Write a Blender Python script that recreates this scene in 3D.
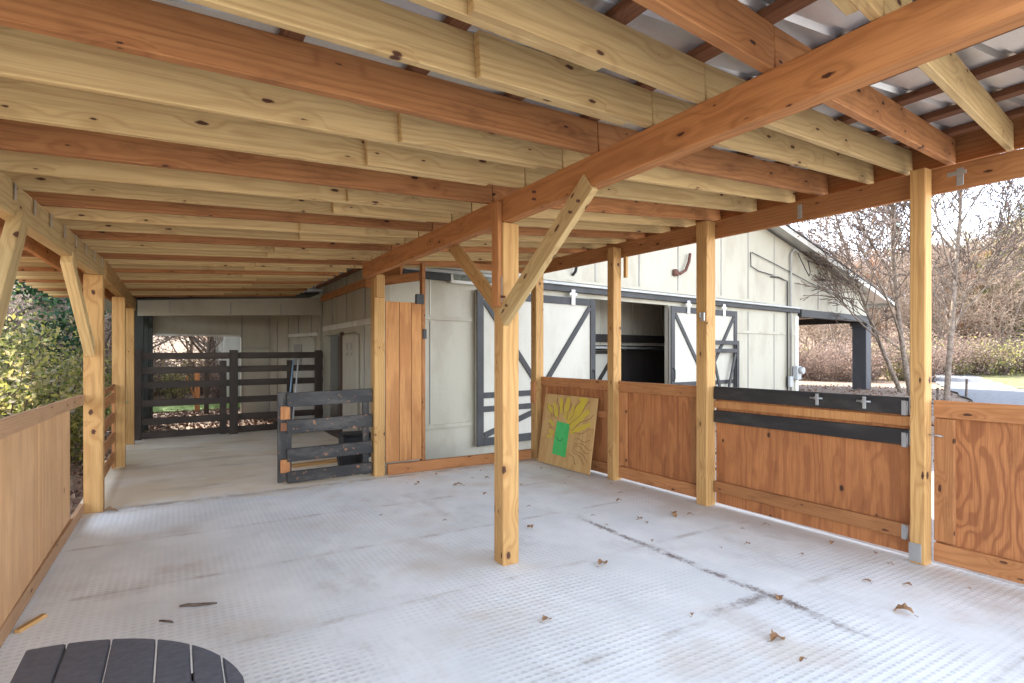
import bpy, bmesh, math, random
from mathutils import Vector, Matrix, noise as mnoise
import numpy as np

for o in list(bpy.data.objects):
    bpy.data.objects.remove(o, do_unlink=True)
SC = bpy.context.scene
COL = SC.collection
R = math.radians

# ------------------------------------------------------------------ camera, sky, sun, exposure
YAW = math.atan(0.6)
cam_d = bpy.data.cameras.new('camera')
cam = bpy.data.objects.new('camera', cam_d)
COL.objects.link(cam)
cam.location = (0, 0, 1.6)
cam.rotation_euler = (R(90), 0, -YAW)
cam_d.sensor_width = 36
cam_d.lens = 36 * 560 / 1024
cam_d.shift_y = 11.5 / 1024
cam_d.clip_start = 0.05
cam_d.clip_end = 2000
SC.camera = cam

SUN_AZ, SUN_EL = -15, 42          # azimuth from +Y towards +X
world = bpy.data.worlds.new('World')
SC.world = world
world.use_nodes = True
nt = world.node_tree
nt.nodes.clear()
sky = nt.nodes.new('ShaderNodeTexSky')
sky.sky_type = 'NISHITA'
sky.sun_disc = False
sky.sun_elevation = R(SUN_EL)
sky.sun_rotation = R(SUN_AZ)
sky.air_density = 0.7
sky.dust_density = 0.1
sky.ozone_density = 1.0
bg = nt.nodes.new('ShaderNodeBackground')
bg.inputs['Strength'].default_value = 0.15
wo = nt.nodes.new('ShaderNodeOutputWorld')
hs = nt.nodes.new('ShaderNodeHueSaturation')
hs.inputs['Saturation'].default_value = 0.48
nt.links.new(sky.outputs[0], hs.inputs['Color'])
nt.links.new(hs.outputs[0], bg.inputs[0])
nt.links.new(bg.outputs[0], wo.inputs[0])

sd = bpy.data.lights.new('sun', 'SUN')
sd.energy = 2.2
sd.angle = R(0.5)
sd.color = (1.0, 0.95, 0.87)
sun = bpy.data.objects.new('sun', sd)
COL.objects.link(sun)
sv = Vector((math.sin(R(SUN_AZ)) * math.cos(R(SUN_EL)), math.cos(R(SUN_AZ)) * math.cos(R(SUN_EL)), math.sin(R(SUN_EL))))
sun.rotation_euler = sv.to_track_quat('Z', 'Y').to_euler()
sun.location = sv * 30

SC.view_settings.view_transform = 'Standard'
SC.view_settings.look = 'None'
SC.view_settings.exposure = 3.2
SC.view_settings.gamma = 1
SC.view_settings.use_curve_mapping = False
SC.cycles.max_bounces = 10
SC.cycles.diffuse_bounces = 6
SC.cycles.sample_clamp_indirect = 6

# ------------------------------------------------------------------ object helpers
RW = {}                                   # world matrices of the roots


def tag(o, label, cat=None, group=None, kind=None):
    if label: o['label'] = label
    if cat: o['category'] = cat
    if group: o['group'] = group
    if kind: o['kind'] = kind
    return o


def root(name, label, cat, loc=(0, 0, 0), rz=0, group=None):
    o = bpy.data.objects.new(name, None)
    COL.objects.link(o)
    o.empty_display_size = 0.1
    o.location = loc
    o.rotation_euler = (0, 0, rz)
    RW[o.name] = Matrix.Translation(loc) @ Matrix.Rotation(rz, 4, 'Z')
    return tag(o, label, cat, group)


def put(o, M, parent=None):
    """world matrix M for o, under parent"""
    RW[o.name] = M
    if parent is not None:
        o.parent = parent
        M = RW[parent.name].inverted() @ M
    o.matrix_basis = M
    return o


class MB:
    def __init__(s):
        s.bm = bmesh.new()

    def box(s, c, d, rot=None, bev=0.0):
        M = Matrix.Translation(c)
        if rot is not None: M = M @ rot
        r = bmesh.ops.create_cube(s.bm, size=1)
        vs = r['verts']
        bmesh.ops.scale(s.bm, vec=d, verts=vs)
        if bev > 0:
            es = list({e for v in vs for e in v.link_edges})
            rb = bmesh.ops.bevel(s.bm, geom=es, offset=bev, segments=1, affect='EDGES')
            vs = list({v for f in rb['faces'] for v in f.verts} | {v for v in vs if v.is_valid})
        bmesh.ops.transform(s.bm, matrix=M, verts=vs)
        return s

    def beam(s, p0, p1, w, t, up=(0, 0, 1), bev=0.0):
        M, L = frame(p0, p1, up)
        return s.box(M.translation, (L, t, w), M.to_3x3().to_4x4(), bev)

    def tube(s, pts, r, n=8, cap=True):
        pts = [Vector(p) for p in pts]
        rs = r if isinstance(r, (list, tuple)) else [r] * len(pts)
        rings = []
        pu = None
        for i, p in enumerate(pts):
            d = (pts[min(i + 1, len(pts) - 1)] - pts[max(i - 1, 0)]).normalized()
            u = pu if pu is not None else (Vector((0, 0, 1)) if abs(d.z) < .9 else Vector((1, 0, 0)))
            a = (u - d * u.dot(d)).normalized()
            pu = a
            b = d.cross(a)
            rings.append([s.bm.verts.new(p + (a * math.cos(2 * math.pi * k / n) + b * math.sin(2 * math.pi * k / n)) * rs[i]) for k in range(n)])
        for A, B in zip(rings, rings[1:]):
            for k in range(n):
                f = s.bm.faces.new((A[k], A[(k + 1) % n], B[(k + 1) % n], B[k]))
                f.smooth = True
        if cap:
            s.bm.faces.new(rings[0][::-1]); s.bm.faces.new(rings[-1])
        return s

    def prism(s, poly, y0, y1):
        """polygon of (x,z) extruded from y0 to y1"""
        a = [s.bm.verts.new((x, y0, z)) for x, z in poly]
        b = [s.bm.verts.new((x, y1, z)) for x, z in poly]
        n = len(poly)
        s.bm.faces.new(a); s.bm.faces.new(b[::-1])
        for i in range(n):
            s.bm.faces.new((a[i], b[i], b[(i + 1) % n], a[(i + 1) % n]))
        return s

    def build(s, name, mat, parent=None, M=None, smooth=False):
        bmesh.ops.recalc_face_normals(s.bm, faces=s.bm.faces)
        me = bpy.data.meshes.new(name)
        s.bm.to_mesh(me)
        s.bm.free()
        if mat: me.materials.append(mat)
        if smooth:
            for p in me.polygons: p.use_smooth = True
        o = bpy.data.objects.new(name, me)
        COL.objects.link(o)
        return put(o, M if M is not None else (RW[parent.name] if parent is not None else Matrix()), parent)


def frame(p0, p1, up=(0, 0, 1)):
    p0, p1, up = Vector(p0), Vector(p1), Vector(up)
    x = (p1 - p0); L = x.length; x.normalize()
    if abs(x.dot(up)) > .99: up = Vector((0, 1, 0))
    z = (up - x * up.dot(x)).normalized()
    y = z.cross(x)
    M = Matrix((x, y, z)).transposed().to_4x4()
    M.translation = (p0 + p1) / 2
    return M, L


def board(name, p0, p1, w, t, mat, parent=None, up=(0, 0, 1), bev=0.004):
    """one piece of lumber: long axis = local X, w along local Z (up), t along local Y"""
    M, L = frame(p0, p1, up)
    return MB().box((0, 0, 0), (L, t, w), None, bev).build(name, mat, parent, M)


def mesh_obj(name, verts, faces, mat, parent=None, M=None):
    me = bpy.data.meshes.new(name)
    me.from_pydata(verts, [], faces)
    if mat: me.materials.append(mat)
    o = bpy.data.objects.new(name, me)
    COL.objects.link(o)
    return put(o, M if M is not None else (RW[parent.name] if parent is not None else Matrix()), parent)


def copy_tree(o, M, parent=None, label=None):
    c = o.copy()
    COL.objects.link(c)
    c.parent = parent
    if parent is None:
        c.matrix_basis = M
        if label: c['label'] = label
    for ch in o.children_list:
        copy_tree_child(ch, c)
    return c


def copy_thing(r, kids, M, label=None):
    c = r.copy(); COL.objects.link(c); c.matrix_basis = M
    if label: c['label'] = label
    for k in kids:
        d = k.copy(); COL.objects.link(d); d.parent = c
    return c


# ------------------------------------------------------------------ materials
class NT:
    def __init__(s, name):
        s.m = bpy.data.materials.new(name); s.m.use_nodes = True
        s.t = s.m.node_tree; s.t.nodes.clear()
        s.out = s.n('ShaderNodeOutputMaterial'); s.b = s.n('ShaderNodeBsdfPrincipled')
        s.l(s.b.outputs[0], s.out.inputs[0])

    def n(s, typ, **kw):
        x = s.t.nodes.new(typ)
        for k, v in kw.items(): setattr(x, k, v)
        return x

    def l(s, a, b): s.t.links.new(a, b)

    def inp(s, sock, v):
        if hasattr(v, 'is_output') or isinstance(v, bpy.types.NodeSocket): s.l(v, sock)
        else: sock.default_value = v

    def math(s, op, a, b=None, c=None, clamp=False):
        x = s.n('ShaderNodeMath', operation=op); x.use_clamp = clamp
        s.inp(x.inputs[0], a)
        if b is not None: s.inp(x.inputs[1], b)
        if c is not None: s.inp(x.inputs[2], c)
        return x.outputs[0]

    def vmath(s, op, a, b=None):
        x = s.n('ShaderNodeVectorMath', operation=op)
        s.inp(x.inputs[0], a)
        if b is not None: s.inp(x.inputs[1], b)
        return x.outputs['Value'] if op in ('LENGTH', 'DOT_PRODUCT') else x.outputs[0]

    def comb(s, x, y, z):
        c = s.n('ShaderNodeCombineXYZ')
        for i, v in enumerate((x, y, z)): s.inp(c.inputs[i], v)
        return c.outputs[0]

    def sep(s, v):
        c = s.n('ShaderNodeSeparateXYZ'); s.l(v, c.inputs[0]); return c.outputs

    def noise(s, v, scale=1, detail=2, rough=.5, out='Fac'):
        x = s.n('ShaderNodeTexNoise'); s.l(v, x.inputs['Vector'])
        x.inputs['Scale'].default_value = scale; x.inputs['Detail'].default_value = detail
        x.inputs['Roughness'].default_value = rough
        return x.outputs[out]

    def mix(s, f, a, b, mode='MIX'):
        x = s.n('ShaderNodeMix', data_type='RGBA', blend_type=mode)
        s.inp(x.inputs[0], f)
        for k, v in ((6, a), (7, b)):
            if isinstance(v, (tuple, list)): v = (*v[:3], 1)
            s.inp(x.inputs[k], v)
        return x.outputs[2]

    def ramp(s, f, a, b, lo=0., hi=1.):
        x = s.n('ShaderNodeMapRange', interpolation_type='SMOOTHSTEP'); s.inp(x.inputs[0], f)
        x.inputs[1].default_value = a; x.inputs[2].default_value = b
        x.inputs[3].default_value = lo; x.inputs[4].default_value = hi
        return x.outputs[0]

    def bump(s, h, strength=.3, dist=.01):
        x = s.n('ShaderNodeBump'); x.inputs['Strength'].default_value = strength; x.inputs['Distance'].default_value = dist
        s.inp(x.inputs['Height'], h); s.l(x.outputs[0], s.b.inputs['Normal'])

    def fin(s, color=None, rough=.7, metal=0., spec=.35):
        if color is not None:
            if isinstance(color, (tuple, list)): color = (*color[:3], 1)
            s.inp(s.b.inputs['Base Color'], color)
        s.inp(s.b.inputs['Roughness'], rough)
        s.inp(s.b.inputs['Metallic'], metal)
        s.b.inputs['Specular IOR Level'].default_value = spec
        return s.m


def obj_coord(t, spread=37.):
    tc = t.n('ShaderNodeTexCoord').outputs['Object']
    r = t.n('ShaderNodeObjectInfo').outputs['Random']
    r2 = t.math('FRACT', t.math('MULTIPLY', r, 13.7))
    r3 = t.math('FRACT', t.math('MULTIPLY', r, 71.3))
    return tc, r, r2, r3


def wood(name, base, dark, knot=(.075, .03, .016), rings=.45, knots=1.0, ring_sp=.017, tonevar=.36, stain=0.0, rough=.72):
    t = NT(name)
    tc, r, r2, r3 = obj_coord(t)
    off = t.comb(t.math('MULTIPLY', r, 37.), t.math('MULTIPLY_ADD', r2, .16, -.08), t.math('MULTIPLY_ADD', r3, .1, -.05))
    P = t.vmath('ADD', tc, off)
    # knots
    px3, py3, pz3 = t.sep(P)
    KV = t.comb(t.math('MULTIPLY', px3, 2.6), t.math('MULTIPLY', t.math('MULTIPLY_ADD', py3, .5, pz3), 7.5), 0.)
    v = t.n('ShaderNodeTexVoronoi', feature='F1', voronoi_dimensions='2D'); t.l(KV, v.inputs['Vector']); v.inputs['Scale'].default_value = 1
    pick = t.math('GREATER_THAN', t.sep(v.outputs['Color'])[0], 1 - .66 * knots)
    kd = v.outputs['Distance']
    kmask = t.math('MULTIPLY', t.ramp(t.math('ADD', kd, t.math('MULTIPLY_ADD', t.noise(P, 45, 3), .08, t.math('MULTIPLY', t.sep(v.outputs['Color'])[1], .07))), .10, .14, 1, 0), pick)
    khalo = t.math('MULTIPLY', t.ramp(kd, .06, .42, 1, 0), pick)
    # growth rings
    n1 = t.noise(t.vmath('MULTIPLY', P, (.9, 5, 5)), 1, 3)
    y, z = t.sep(P)[1], t.sep(P)[2]
    rad = t.math('SQRT', t.math('ADD', t.math('POWER', t.math('ADD', y, .05), 2.), t.math('POWER', z, 2.)))
    rad = t.math('ADD', rad, t.math('MULTIPLY', n1, .10))
    rad = t.math('ADD', rad, t.math('MULTIPLY', khalo, .035))
    sw = t.math('SINE', t.math('MULTIPLY', rad, 2 * math.pi / ring_sp))
    sw = t.math('POWER', t.math('MULTIPLY_ADD', sw, .5, .5), 2.5)
    fib = t.noise(t.vmath('MULTIPLY', P, (4, 160, 160)), 1, 2)
    big = t.noise(t.vmath('MULTIPLY', P, (.8, 3, 3)), 1, 3)
    c = t.mix(t.math('MULTIPLY', sw, rings), base, dark)
    c = t.mix(t.ramp(fib, .35, .75, 0, .35), c, dark)
    tone = t.math('ADD', t.math('MULTIPLY_ADD', r2, tonevar, 1 - tonevar / 2), t.math('MULTIPLY_ADD', big, .35, -.175))
    c = t.mix(1.0, c, t.comb(tone, tone, tone), 'MULTIPLY')
    if stain:
        st = t.noise(t.vmath('MULTIPLY', P, (2.5, 9, 9)), 1, 5, .65)
        c = t.mix(t.ramp(st, .5, .75, 0, stain), c, (dark[0] * .35, dark[1] * .35, dark[2] * .4))
    c = t.mix(t.math('MULTIPLY', khalo, .25), c, dark)
    c = t.mix(kmask, c, knot)
    t.bump(t.math('ADD', t.math('MULTIPLY', fib, .6), t.math('MULTIPLY', sw, .4)), .25, .003)
    return t.fin(c, rough, 0, .25)


def plywood(name, base, dark, k=34., contrast=.55, stain=.3, knots=.5, zs=.55):
    """local X = width, Z = height (grain), figured rotary-cut veneer"""
    t = NT(name)
    tc, r, r2, r3 = obj_coord(t)
    P = t.vmath('ADD', tc, t.comb(t.math('MULTIPLY', r, 11.), t.math('MULTIPLY', r2, 5.), t.math('MULTIPLY', r3, 9.)))
    Q = t.vmath('MULTIPLY', P, (3.4, 3.4, zs))
    Q = t.vmath('ADD', Q, t.comb(0., 0., t.math('MULTIPLY', t.noise(P, 2.6, 2), .55)))
    n = t.noise(Q, 1, 2, .4)
    fine = t.noise(t.vmath('MULTIPLY', P, (30, 30, 2.2)), 1, 3)
    s = t.math('SINE', t.math('ADD', t.math('MULTIPLY', n, k), t.math('MULTIPLY', fine, 3.2 if k < 80 else 1.4)))
    s = t.ramp(s, -.1, .95, 0, 1)
    fib = t.noise(t.vmath('MULTIPLY', P, (170, 170, 4)), 1, 2)
    c = t.mix(t.math('MULTIPLY', s, contrast), base, dark)
    c = t.mix(t.ramp(fib, .38, .72, 0, .55), c, dark)
    c = t.mix(t.ramp(fine, .45, .7, 0, .35), c, dark)
    big = t.noise(P, 2.2, 4, .6)
    tone = t.math('MULTIPLY_ADD', big, .5, .75)
    c = t.mix(1.0, c, t.comb(tone, tone, tone), 'MULTIPLY')
    st = t.noise(t.vmath('MULTIPLY', P, (7, 7, 2)), 1, 5, .65)
    c = t.mix(t.ramp(st, .52, .75, 0, stain), c, (dark[0] * .4, dark[1] * .38, dark[2] * .4))
    v = t.n('ShaderNodeTexVoronoi', feature='F1'); t.l(t.vmath('MULTIPLY', P, (4.2, 4.2, 2.6)), v.inputs['Vector']); v.inputs['Scale'].default_value = 1
    pick = t.math('GREATER_THAN', t.sep(v.outputs['Color'])[0], 1 - knots)
    c = t.mix(t.math('MULTIPLY', t.ramp(v.outputs['Distance'], .05, .09, 1, 0), pick), c, (.05, .022, .012))
    t.bump(fib, .2, .003)
    return t.fin(c, .7, 0, .25)


def painted(name, base, dirt, amount=.35, rough=.6, scale=(1.2, 1.2, .5), fine=40., chip=None, chipamt=0.):
    t = NT(name)
    tc, r, r2, r3 = obj_coord(t)
    P = t.vmath('ADD', tc, t.comb(t.math('MULTIPLY', r, 11.), t.math('MULTIPLY', r2, 7.), t.math('MULTIPLY', r3, 5.)))
    n = t.noise(t.vmath('MULTIPLY', P, scale), 1.6, 6, .62)
    c = t.mix(t.ramp(n, .42, .72, 0, amount), base, dirt)
    f = t.noise(P, fine, 3)
    tone = t.math('MULTIPLY_ADD', f, .16, .92)
    c = t.mix(1.0, c, t.comb(tone, tone, tone), 'MULTIPLY')
    if chip:
        cn = t.noise(t.vmath('MULTIPLY', P, (1, 1, 1)), 14, 5, .7)
        c = t.mix(t.ramp(cn, .60, .64, 0, chipamt), c, chip)
    t.bump(f, .15, .004)
    return t.fin(c, rough, 0, .35)


def island(name, cols, rough=.7, trans=0.0):
    """leaves: colour varies per leaf island"""
    t = NT(name)
    g = t.n('ShaderNodeNewGeometry')
    cr = t.n('ShaderNodeValToRGB')
    e = cr.color_ramp
    e.interpolation = 'LINEAR'
    while len(e.elements) < len(cols): e.elements.new(.5)
    for i, c in enumerate(cols):
        e.elements[i].position = i / (len(cols) - 1); e.elements[i].color = (*c, 1)
    t.l(g.outputs['Random Per Island'], cr.inputs[0])
    t.fin(cr.outputs[0], rough, 0, .3)
    if trans:
        tr = t.n('ShaderNodeBsdfTranslucent'); t.l(cr.outputs[0], tr.inputs[0])
        mx = t.n('ShaderNodeMixShader'); mx.inputs[0].default_value = trans
        t.l(t.b.outputs[0], mx.inputs[1]); t.l(tr.outputs[0], mx.inputs[2]); t.l(mx.outputs[0], t.out.inputs[0])
    return t.m


M_new = wood('new_pine', (.56, .40, .185), (.32, .19, .075), rings=.40, knots=.75, ring_sp=.034)
M_old = wood('aged_pine', (.41, .185, .068), (.20, .07, .024), knot=(.04, .015, .008), rings=.4, knots=.8, stain=.45, ring_sp=.028)
M_beam = wood('beam_pine', (.45, .20, .072), (.25, .095, .033), knot=(.06, .02, .01), rings=.42, knots=.9, stain=.3, ring_sp=.032)
M_post = wood('post_pine', (.51, .30, .112), (.30, .14, .045), rings=.5, knots=.9, ring_sp=.03, stain=.12)
M_rail = wood('rail_pine', (.42, .185, .07), (.24, .09, .03), rings=.45, knots=.8, stain=.4)
M_purlin = wood('purlin_wood', (.20, .085, .04), (.09, .035, .018), rings=.4, knots=.4)
M_ply = plywood('orange_plywood', (.43, .172, .06), (.23, .078, .03), k=58, contrast=.5, zs=.5, stain=.45)
M_swirl = plywood('swirled_plywood', (.44, .18, .065), (.21, .07, .026), k=95, contrast=.62, zs=1.1, stain=.4, knots=.2)
M_pale = plywood('pale_plywood', (.64, .375, .19), (.46, .25, .11), k=14, contrast=.45, stain=.12, knots=.25, zs=.3)
M_t111 = plywood('door_plywood', (.50, .24, .085), (.31, .12, .04), k=22, contrast=.5, stain=.1, knots=.3)
M_palerail = wood('pale_rail', (.48, .285, .155), (.32, .17, .08), rings=.4, knots=.5)
M_black = painted('black_stained_board', (.020, .018, .017), (.065, .058, .05), .6, .55, (2, 2, 6), 60)
M_blackworn = painted('worn_black_board', (.024, .022, .021), (.10, .088, .075), .7, .6, (1.5, 1.5, 6), 60, chip=(.35, .15, .07), chipamt=.75)
M_fence = painted('dark_fence_paint', (.034, .021, .014), (.075, .052, .036), .6, .6, (1, 3, 6), 60)
M_white = painted('barn_paint', (.39, .355, .275), (.26, .22, .155), .5)
M_whitedoor = painted('door_paint', (.44, .41, .34), (.30, .27, .20), .45)
M_trimwhite = painted('trim_paint', (.62, .60, .54), (.34, .30, .24), .5)
M_batten = painted('batten_gap_shadow', (.30, .285, .25), (.13, .11, .09), .6)  # darker than the wall: gap and shadow lines put into the batten colour
M_grey = painted('dark_grey_trim', (.028, .026, .025), (.075, .07, .066), .5)
M_dkpost = painted('porch_post_paint', (.05, .05, .055), (.12, .12, .12), .5)
M_dkgreen = painted('dark_post_paint', (.024, .026, .021), (.05, .05, .04), .5)
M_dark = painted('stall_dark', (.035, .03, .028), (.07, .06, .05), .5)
M_inwall = painted('interior_siding', (.55, .52, .44), (.35, .32, .26), .5)


def metal(name, col, rough, spangle=.07):
    t = NT(name)
    tc = t.n('ShaderNodeTexCoord').outputs['Object']
    n = t.noise(tc, 3.5, 5, .6)
    v = t.n('ShaderNodeTexVoronoi'); t.l(tc, v.inputs['Vector']); v.inputs['Scale'].default_value = 90
    k = t.math('ADD', t.math('MULTIPLY', n, .4), t.math('MULTIPLY', t.sep(v.outputs['Color'])[0], spangle))
    tone = t.math('ADD', .75, k)
    c = t.mix(1.0, col, t.comb(tone, tone, tone), 'MULTIPLY')
    return t.fin(c, t.math('MULTIPLY_ADD', n, .25, rough - .1), .7, .5)


M_roof = metal('galvanised_roof', (.60, .615, .625), .36)
M_zinc = metal('zinc_hardware', (.42, .42, .41), .45)
M_pipe = painted('conduit_paint', (.40, .40, .38), (.20, .19, .17), .5)
M_rust = painted('rusty_iron', (.10, .035, .02), (.05, .02, .012), .6)
M_blk = painted('black_plastic', (.018, .018, .02), (.05, .05, .05), .4, .45)


def mat_floor():
    t = NT('rubber_mat_floor')
    P = t.n('ShaderNodeTexCoord').outputs['Object']
    x, y, z = t.sep(P)
    wob = t.noise(P, 1.3, 3, .5)
    wob2 = t.noise(P, 6, 3, .6)
    # raised button pattern, in rows
    px, py = .046, .046
    row = t.math('FLOOR', t.math('DIVIDE', y, py))
    xs = t.math('ADD', t.math('DIVIDE', x, px), t.math('MULTIPLY', row, .0))
    u = t.math('ABSOLUTE', t.math('SUBTRACT', t.math('FRACT', xs), .5))
    v = t.math('ABSOLUTE', t.math('SUBTRACT', t.math('FRACT', t.math('DIVIDE', y, py)), .5))
    d = t.math('SQRT', t.math('ADD', t.math('POWER', t.math('MULTIPLY', u, .72), 2.), t.math('POWER', v, 2.)))
    btn = t.ramp(d, .16, .34, 1, 0)
    patch = t.ramp(t.noise(t.vmath('MULTIPLY', P, (.7, 1.0, 1)), 1.0, 4, .55), .36, .68, .06, 1.)
    onmat = t.ramp(t.math('ADD', y, t.math('MULTIPLY', wob2, .9)), 7.15, 7.75, 1, 0)
    btnm = t.math('MULTIPLY', t.math('MULTIPLY', btn, patch), onmat)
    # pale dust over grey rubber
    dust = t.noise(t.vmath('MULTIPLY', P, (1.2, 1.0, 1)), 1.4, 6, .62)
    base = t.mix(t.ramp(dust, .3, .7), (.73, .76, .74), (.86, .885, .86))
    base = t.mix(t.math('MULTIPLY', btnm, .32), base, (.36, .385, .41))
    tan = t.noise(P, .8, 5, .6)
    base = t.mix(t.ramp(tan, .5, .7, 0, .6), base, (.60, .53, .43))
    gr2 = t.noise(t.vmath('MULTIPLY', P, (.9, .5, 1)), 1.6, 7, .7)
    base = t.mix(t.ramp(gr2, .52, .72, 0, .42), base, (.43, .39, .335))
    # mats meet: seams along x with grit in them
    sy = t.math('FRACT', t.math('DIVIDE', t.math('ADD', t.math('SUBTRACT', y, .55), t.math('MULTIPLY', t.math('SUBTRACT', wob, .5), .10)), 1.15))
    sd_ = t.math('MULTIPLY', t.math('ABSOLUTE', t.math('SUBTRACT', sy, .5)), 1.15)
    grit = t.noise(P, 3.0, 6, .7)
    seam = t.math('MULTIPLY', t.ramp(sd_, .004, .05, 1, 0), t.ramp(grit, .45, .68, .05, .5))
    base = t.mix(t.math('MULTIPLY', seam, onmat), base, (.34, .285, .22))
    # dark grit along one lengthwise joint and a short cross joint
    jx = t.math('ABSOLUTE', t.math('SUBTRACT', t.math('SUBTRACT', x, 3.36), t.math('MULTIPLY', t.math('SUBTRACT', wob, .5), .16)))
    fine = t.noise(P, 38, 6, .8)
    wid = t.math('ADD', jx, t.math('MULTIPLY', t.math('SUBTRACT', fine, .5), .22))
    j = t.math('MULTIPLY', t.ramp(wid, .004, .055, 1, 0), t.ramp(t.math('ABSOLUTE', t.math('SUBTRACT', y, 3.05)), 1.0, 1.6, 1, 0))
    jy = t.math('ADD', t.math('ABSOLUTE', t.math('SUBTRACT', y, 2.32)), t.math('MULTIPLY', t.math('SUBTRACT', fine, .5), .24))
    j2 = t.math('MULTIPLY', t.ramp(jy, .004, .06, 1, 0), t.ramp(t.math('ABSOLUTE', t.math('SUBTRACT', x, 3.1)), .2, .42, .8, 0))
    jj = t.math('MAXIMUM', j, j2)
    base = t.mix(t.math('MULTIPLY', jj, t.ramp(t.noise(P, 5.5, 5, .7), .40, .60, .12, .9)), base, (.13, .09, .07))
    # specks
    sp = t.noise(P, 60, 2, .5)
    base = t.mix(t.math('MULTIPLY', t.ramp(sp, .70, .76, 0, .7), t.ramp(dust, .45, .6)), base, (.14, .11, .09))
    # tan grime along the foot of the right wall
    ed = t.math('ADD', x, t.math('MULTIPLY_ADD', y, .034, t.math('MULTIPLY', wob2, .25)))
    base = t.mix(t.ramp(ed, 4.62, 5.0, 0, .65), base, (.50, .44, .37))
    # concrete aisle behind the mats
    con = t.mix(t.ramp(t.noise(P, 1.1, 6, .62), .35, .7), (.76, .64, .445), (.87, .79, .65))
    con = t.mix(t.ramp(t.noise(t.vmath('MULTIPLY', P, (.5, 1.5, 1)), 1.5, 5, .6), .5, .75, 0, .5), con, (.31, .245, .17))
    base = t.mix(onmat, con, base)
    base = t.mix(t.math('MULTIPLY', t.ramp(t.math('ABSOLUTE', t.math('SUBTRACT', y, 7.0)), .0, .10, 1, 0), t.ramp(grit, .4, .6, .1, .8)), base, (.36, .31, .25))
    t.bump(t.math('ADD', t.math('MULTIPLY', btnm, .8), t.math('MULTIPLY', grit, .3)), .38, .006)
    return t.fin(base, .62, 0, .35)


def mat_ground():
    t = NT('earth_and_leaves')
    P = t.n('ShaderNodeTexCoord').outputs['Object']
    n = t.noise(P, .35, 6, .6)
    f = t.noise(P, 7, 6, .75)
    f2 = t.noise(P, 24, 4, .7)
    c = t.mix(t.ramp(f, .3, .7), (.17, .12, .083), (.36, .265, .195))
    c = t.mix(t.ramp(f2, .5, .72, 0, .7), c, (.075, .045, .03))
    c = t.mix(t.ramp(n, .5, .68, 0, .6), c, (.32, .26, .19))
    x, y, z = t.sep(P)
    # gravel yard on the right; unseen pale gravel in front added to bounce sunlight
    g = t.mix(t.ramp(f2, .3, .7), (.44, .425, .39), (.66, .64, .60))
    gx = t.math('MULTIPLY', t.ramp(t.math('ADD', x, t.math('MULTIPLY', n, 2.)), 4.4, 5.2, 0, 1), t.ramp(t.math('ADD', x, t.math('MULTIPLY', n, 6.)), 11., 15., 1, 0))
    gy = t.ramp(t.math('ADD', y, t.math('MULTIPLY', n, 2.)), .4, 2.2, 1, 0)
    c = t.mix(t.math('MAXIMUM', t.math('MULTIPLY', gx, .4), t.math('MULTIPLY', gy, t.ramp(x, -4., -1.5, 0, .9))), c, g)
    return_ = t.bump(f, .8, .05)
    return t.fin(c, .9, 0, .2)


def simple(name, a, b, scale=6., rough=.8, lo=.35, hi=.68, spec=.3):
    t = NT(name)
    P = t.n('ShaderNodeTexCoord').outputs['Object']
    n = t.noise(P, scale, 6, .65)
    t.bump(n, .3, .01)
    return t.fin(t.mix(t.ramp(n, lo, hi), a, b), rough, 0, spec)


M_floor = mat_floor()
M_ground = mat_ground()
M_road = simple('pale_asphalt', (.16, .16, .165), (.22, .22, .22), 9)
M_lawn = simple('autumn_lawn', (.11, .12, .04), (.24, .205, .10), 3)
M_bark = simple('grey_bark', (.13, .095, .07), (.27, .21, .16), 12)
M_barkd = simple('dark_bark', (.07, .05, .038), (.17, .125, .095), 12)
M_twig = simple('pinkish_twigs', (.23, .165, .115), (.37, .285, .205), 2.)
M_twigd = simple('brown_twigs', (.11, .08, .064), (.20, .145, .115), 2.)
M_dryleaf = island('dry_leaf', [(.10, .045, .025), (.24, .12, .055), (.34, .2, .1), (.16, .07, .035)], .8)
M_litter = island('leaf_litter', [(.06, .03, .025), (.17, .085, .05), (.30, .18, .11), (.10, .05, .04), (.40, .28, .19)], .8)
M_shrubleaf = island('shrub_leaf', [(.09, .13, .04), (.28, .29, .07), (.48, .43, .12), (.48, .38, .21), (.19, .22, .07), (.50, .44, .32)], .6, .5)
M_evergreen = island('evergreen_leaf', [(.015, .04, .015), (.03, .07, .025), (.05, .10, .035), (.02, .05, .025)], .6, .15)
M_orange = island('orange_leaf', [(.34, .13, .05), (.45, .2, .08), (.28, .12, .06), (.42, .26, .12)], .7, .3)
M_olive = island('olive_leaf', [(.10, .13, .04), (.20, .22, .07), (.30, .28, .10), (.14, .16, .06)], .7, .3)
M_pine = island('pine_needle', [(.03, .06, .02), (.07, .11, .04), (.05, .09, .03), (.11, .14, .06)], .7, .15)
M_tanleaf = island('tan_leaf', [(.22, .14, .105), (.34, .24, .18), (.14, .09, .07), (.40, .30, .24)], .8, .35)

# ------------------------------------------------------------------ terrain


def sm(a, b, x):
    t = min(1, max(0, (x - a) / (b - a))); return t * t * (3 - 2 * t)


def ground_z(x, y):
    z = -.07
    z += .34 * sm(7, 18, x)
    r = math.hypot(x, y)
    z += 9 * sm(34, 120, x + .35 * y) * 1.0
    z += 3.2 * sm(1.6, 9, -x) * sm(-6, 3, y)
    z += 7 * sm(26, 70, y) * sm(25, -5, x)
    if r > 7: z += .12 * (mnoise.noise(Vector((x * .12, y * .12, 0)))) * min(1, (r - 7) / 10)
    if -1.3 < x < 5.3 and -1.5 < y < 16.5: z = min(z, -.06)
    if 2.7 < x < 8 and 7.25 < y < 9.8: z = min(z, -.26)
    return z


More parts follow.
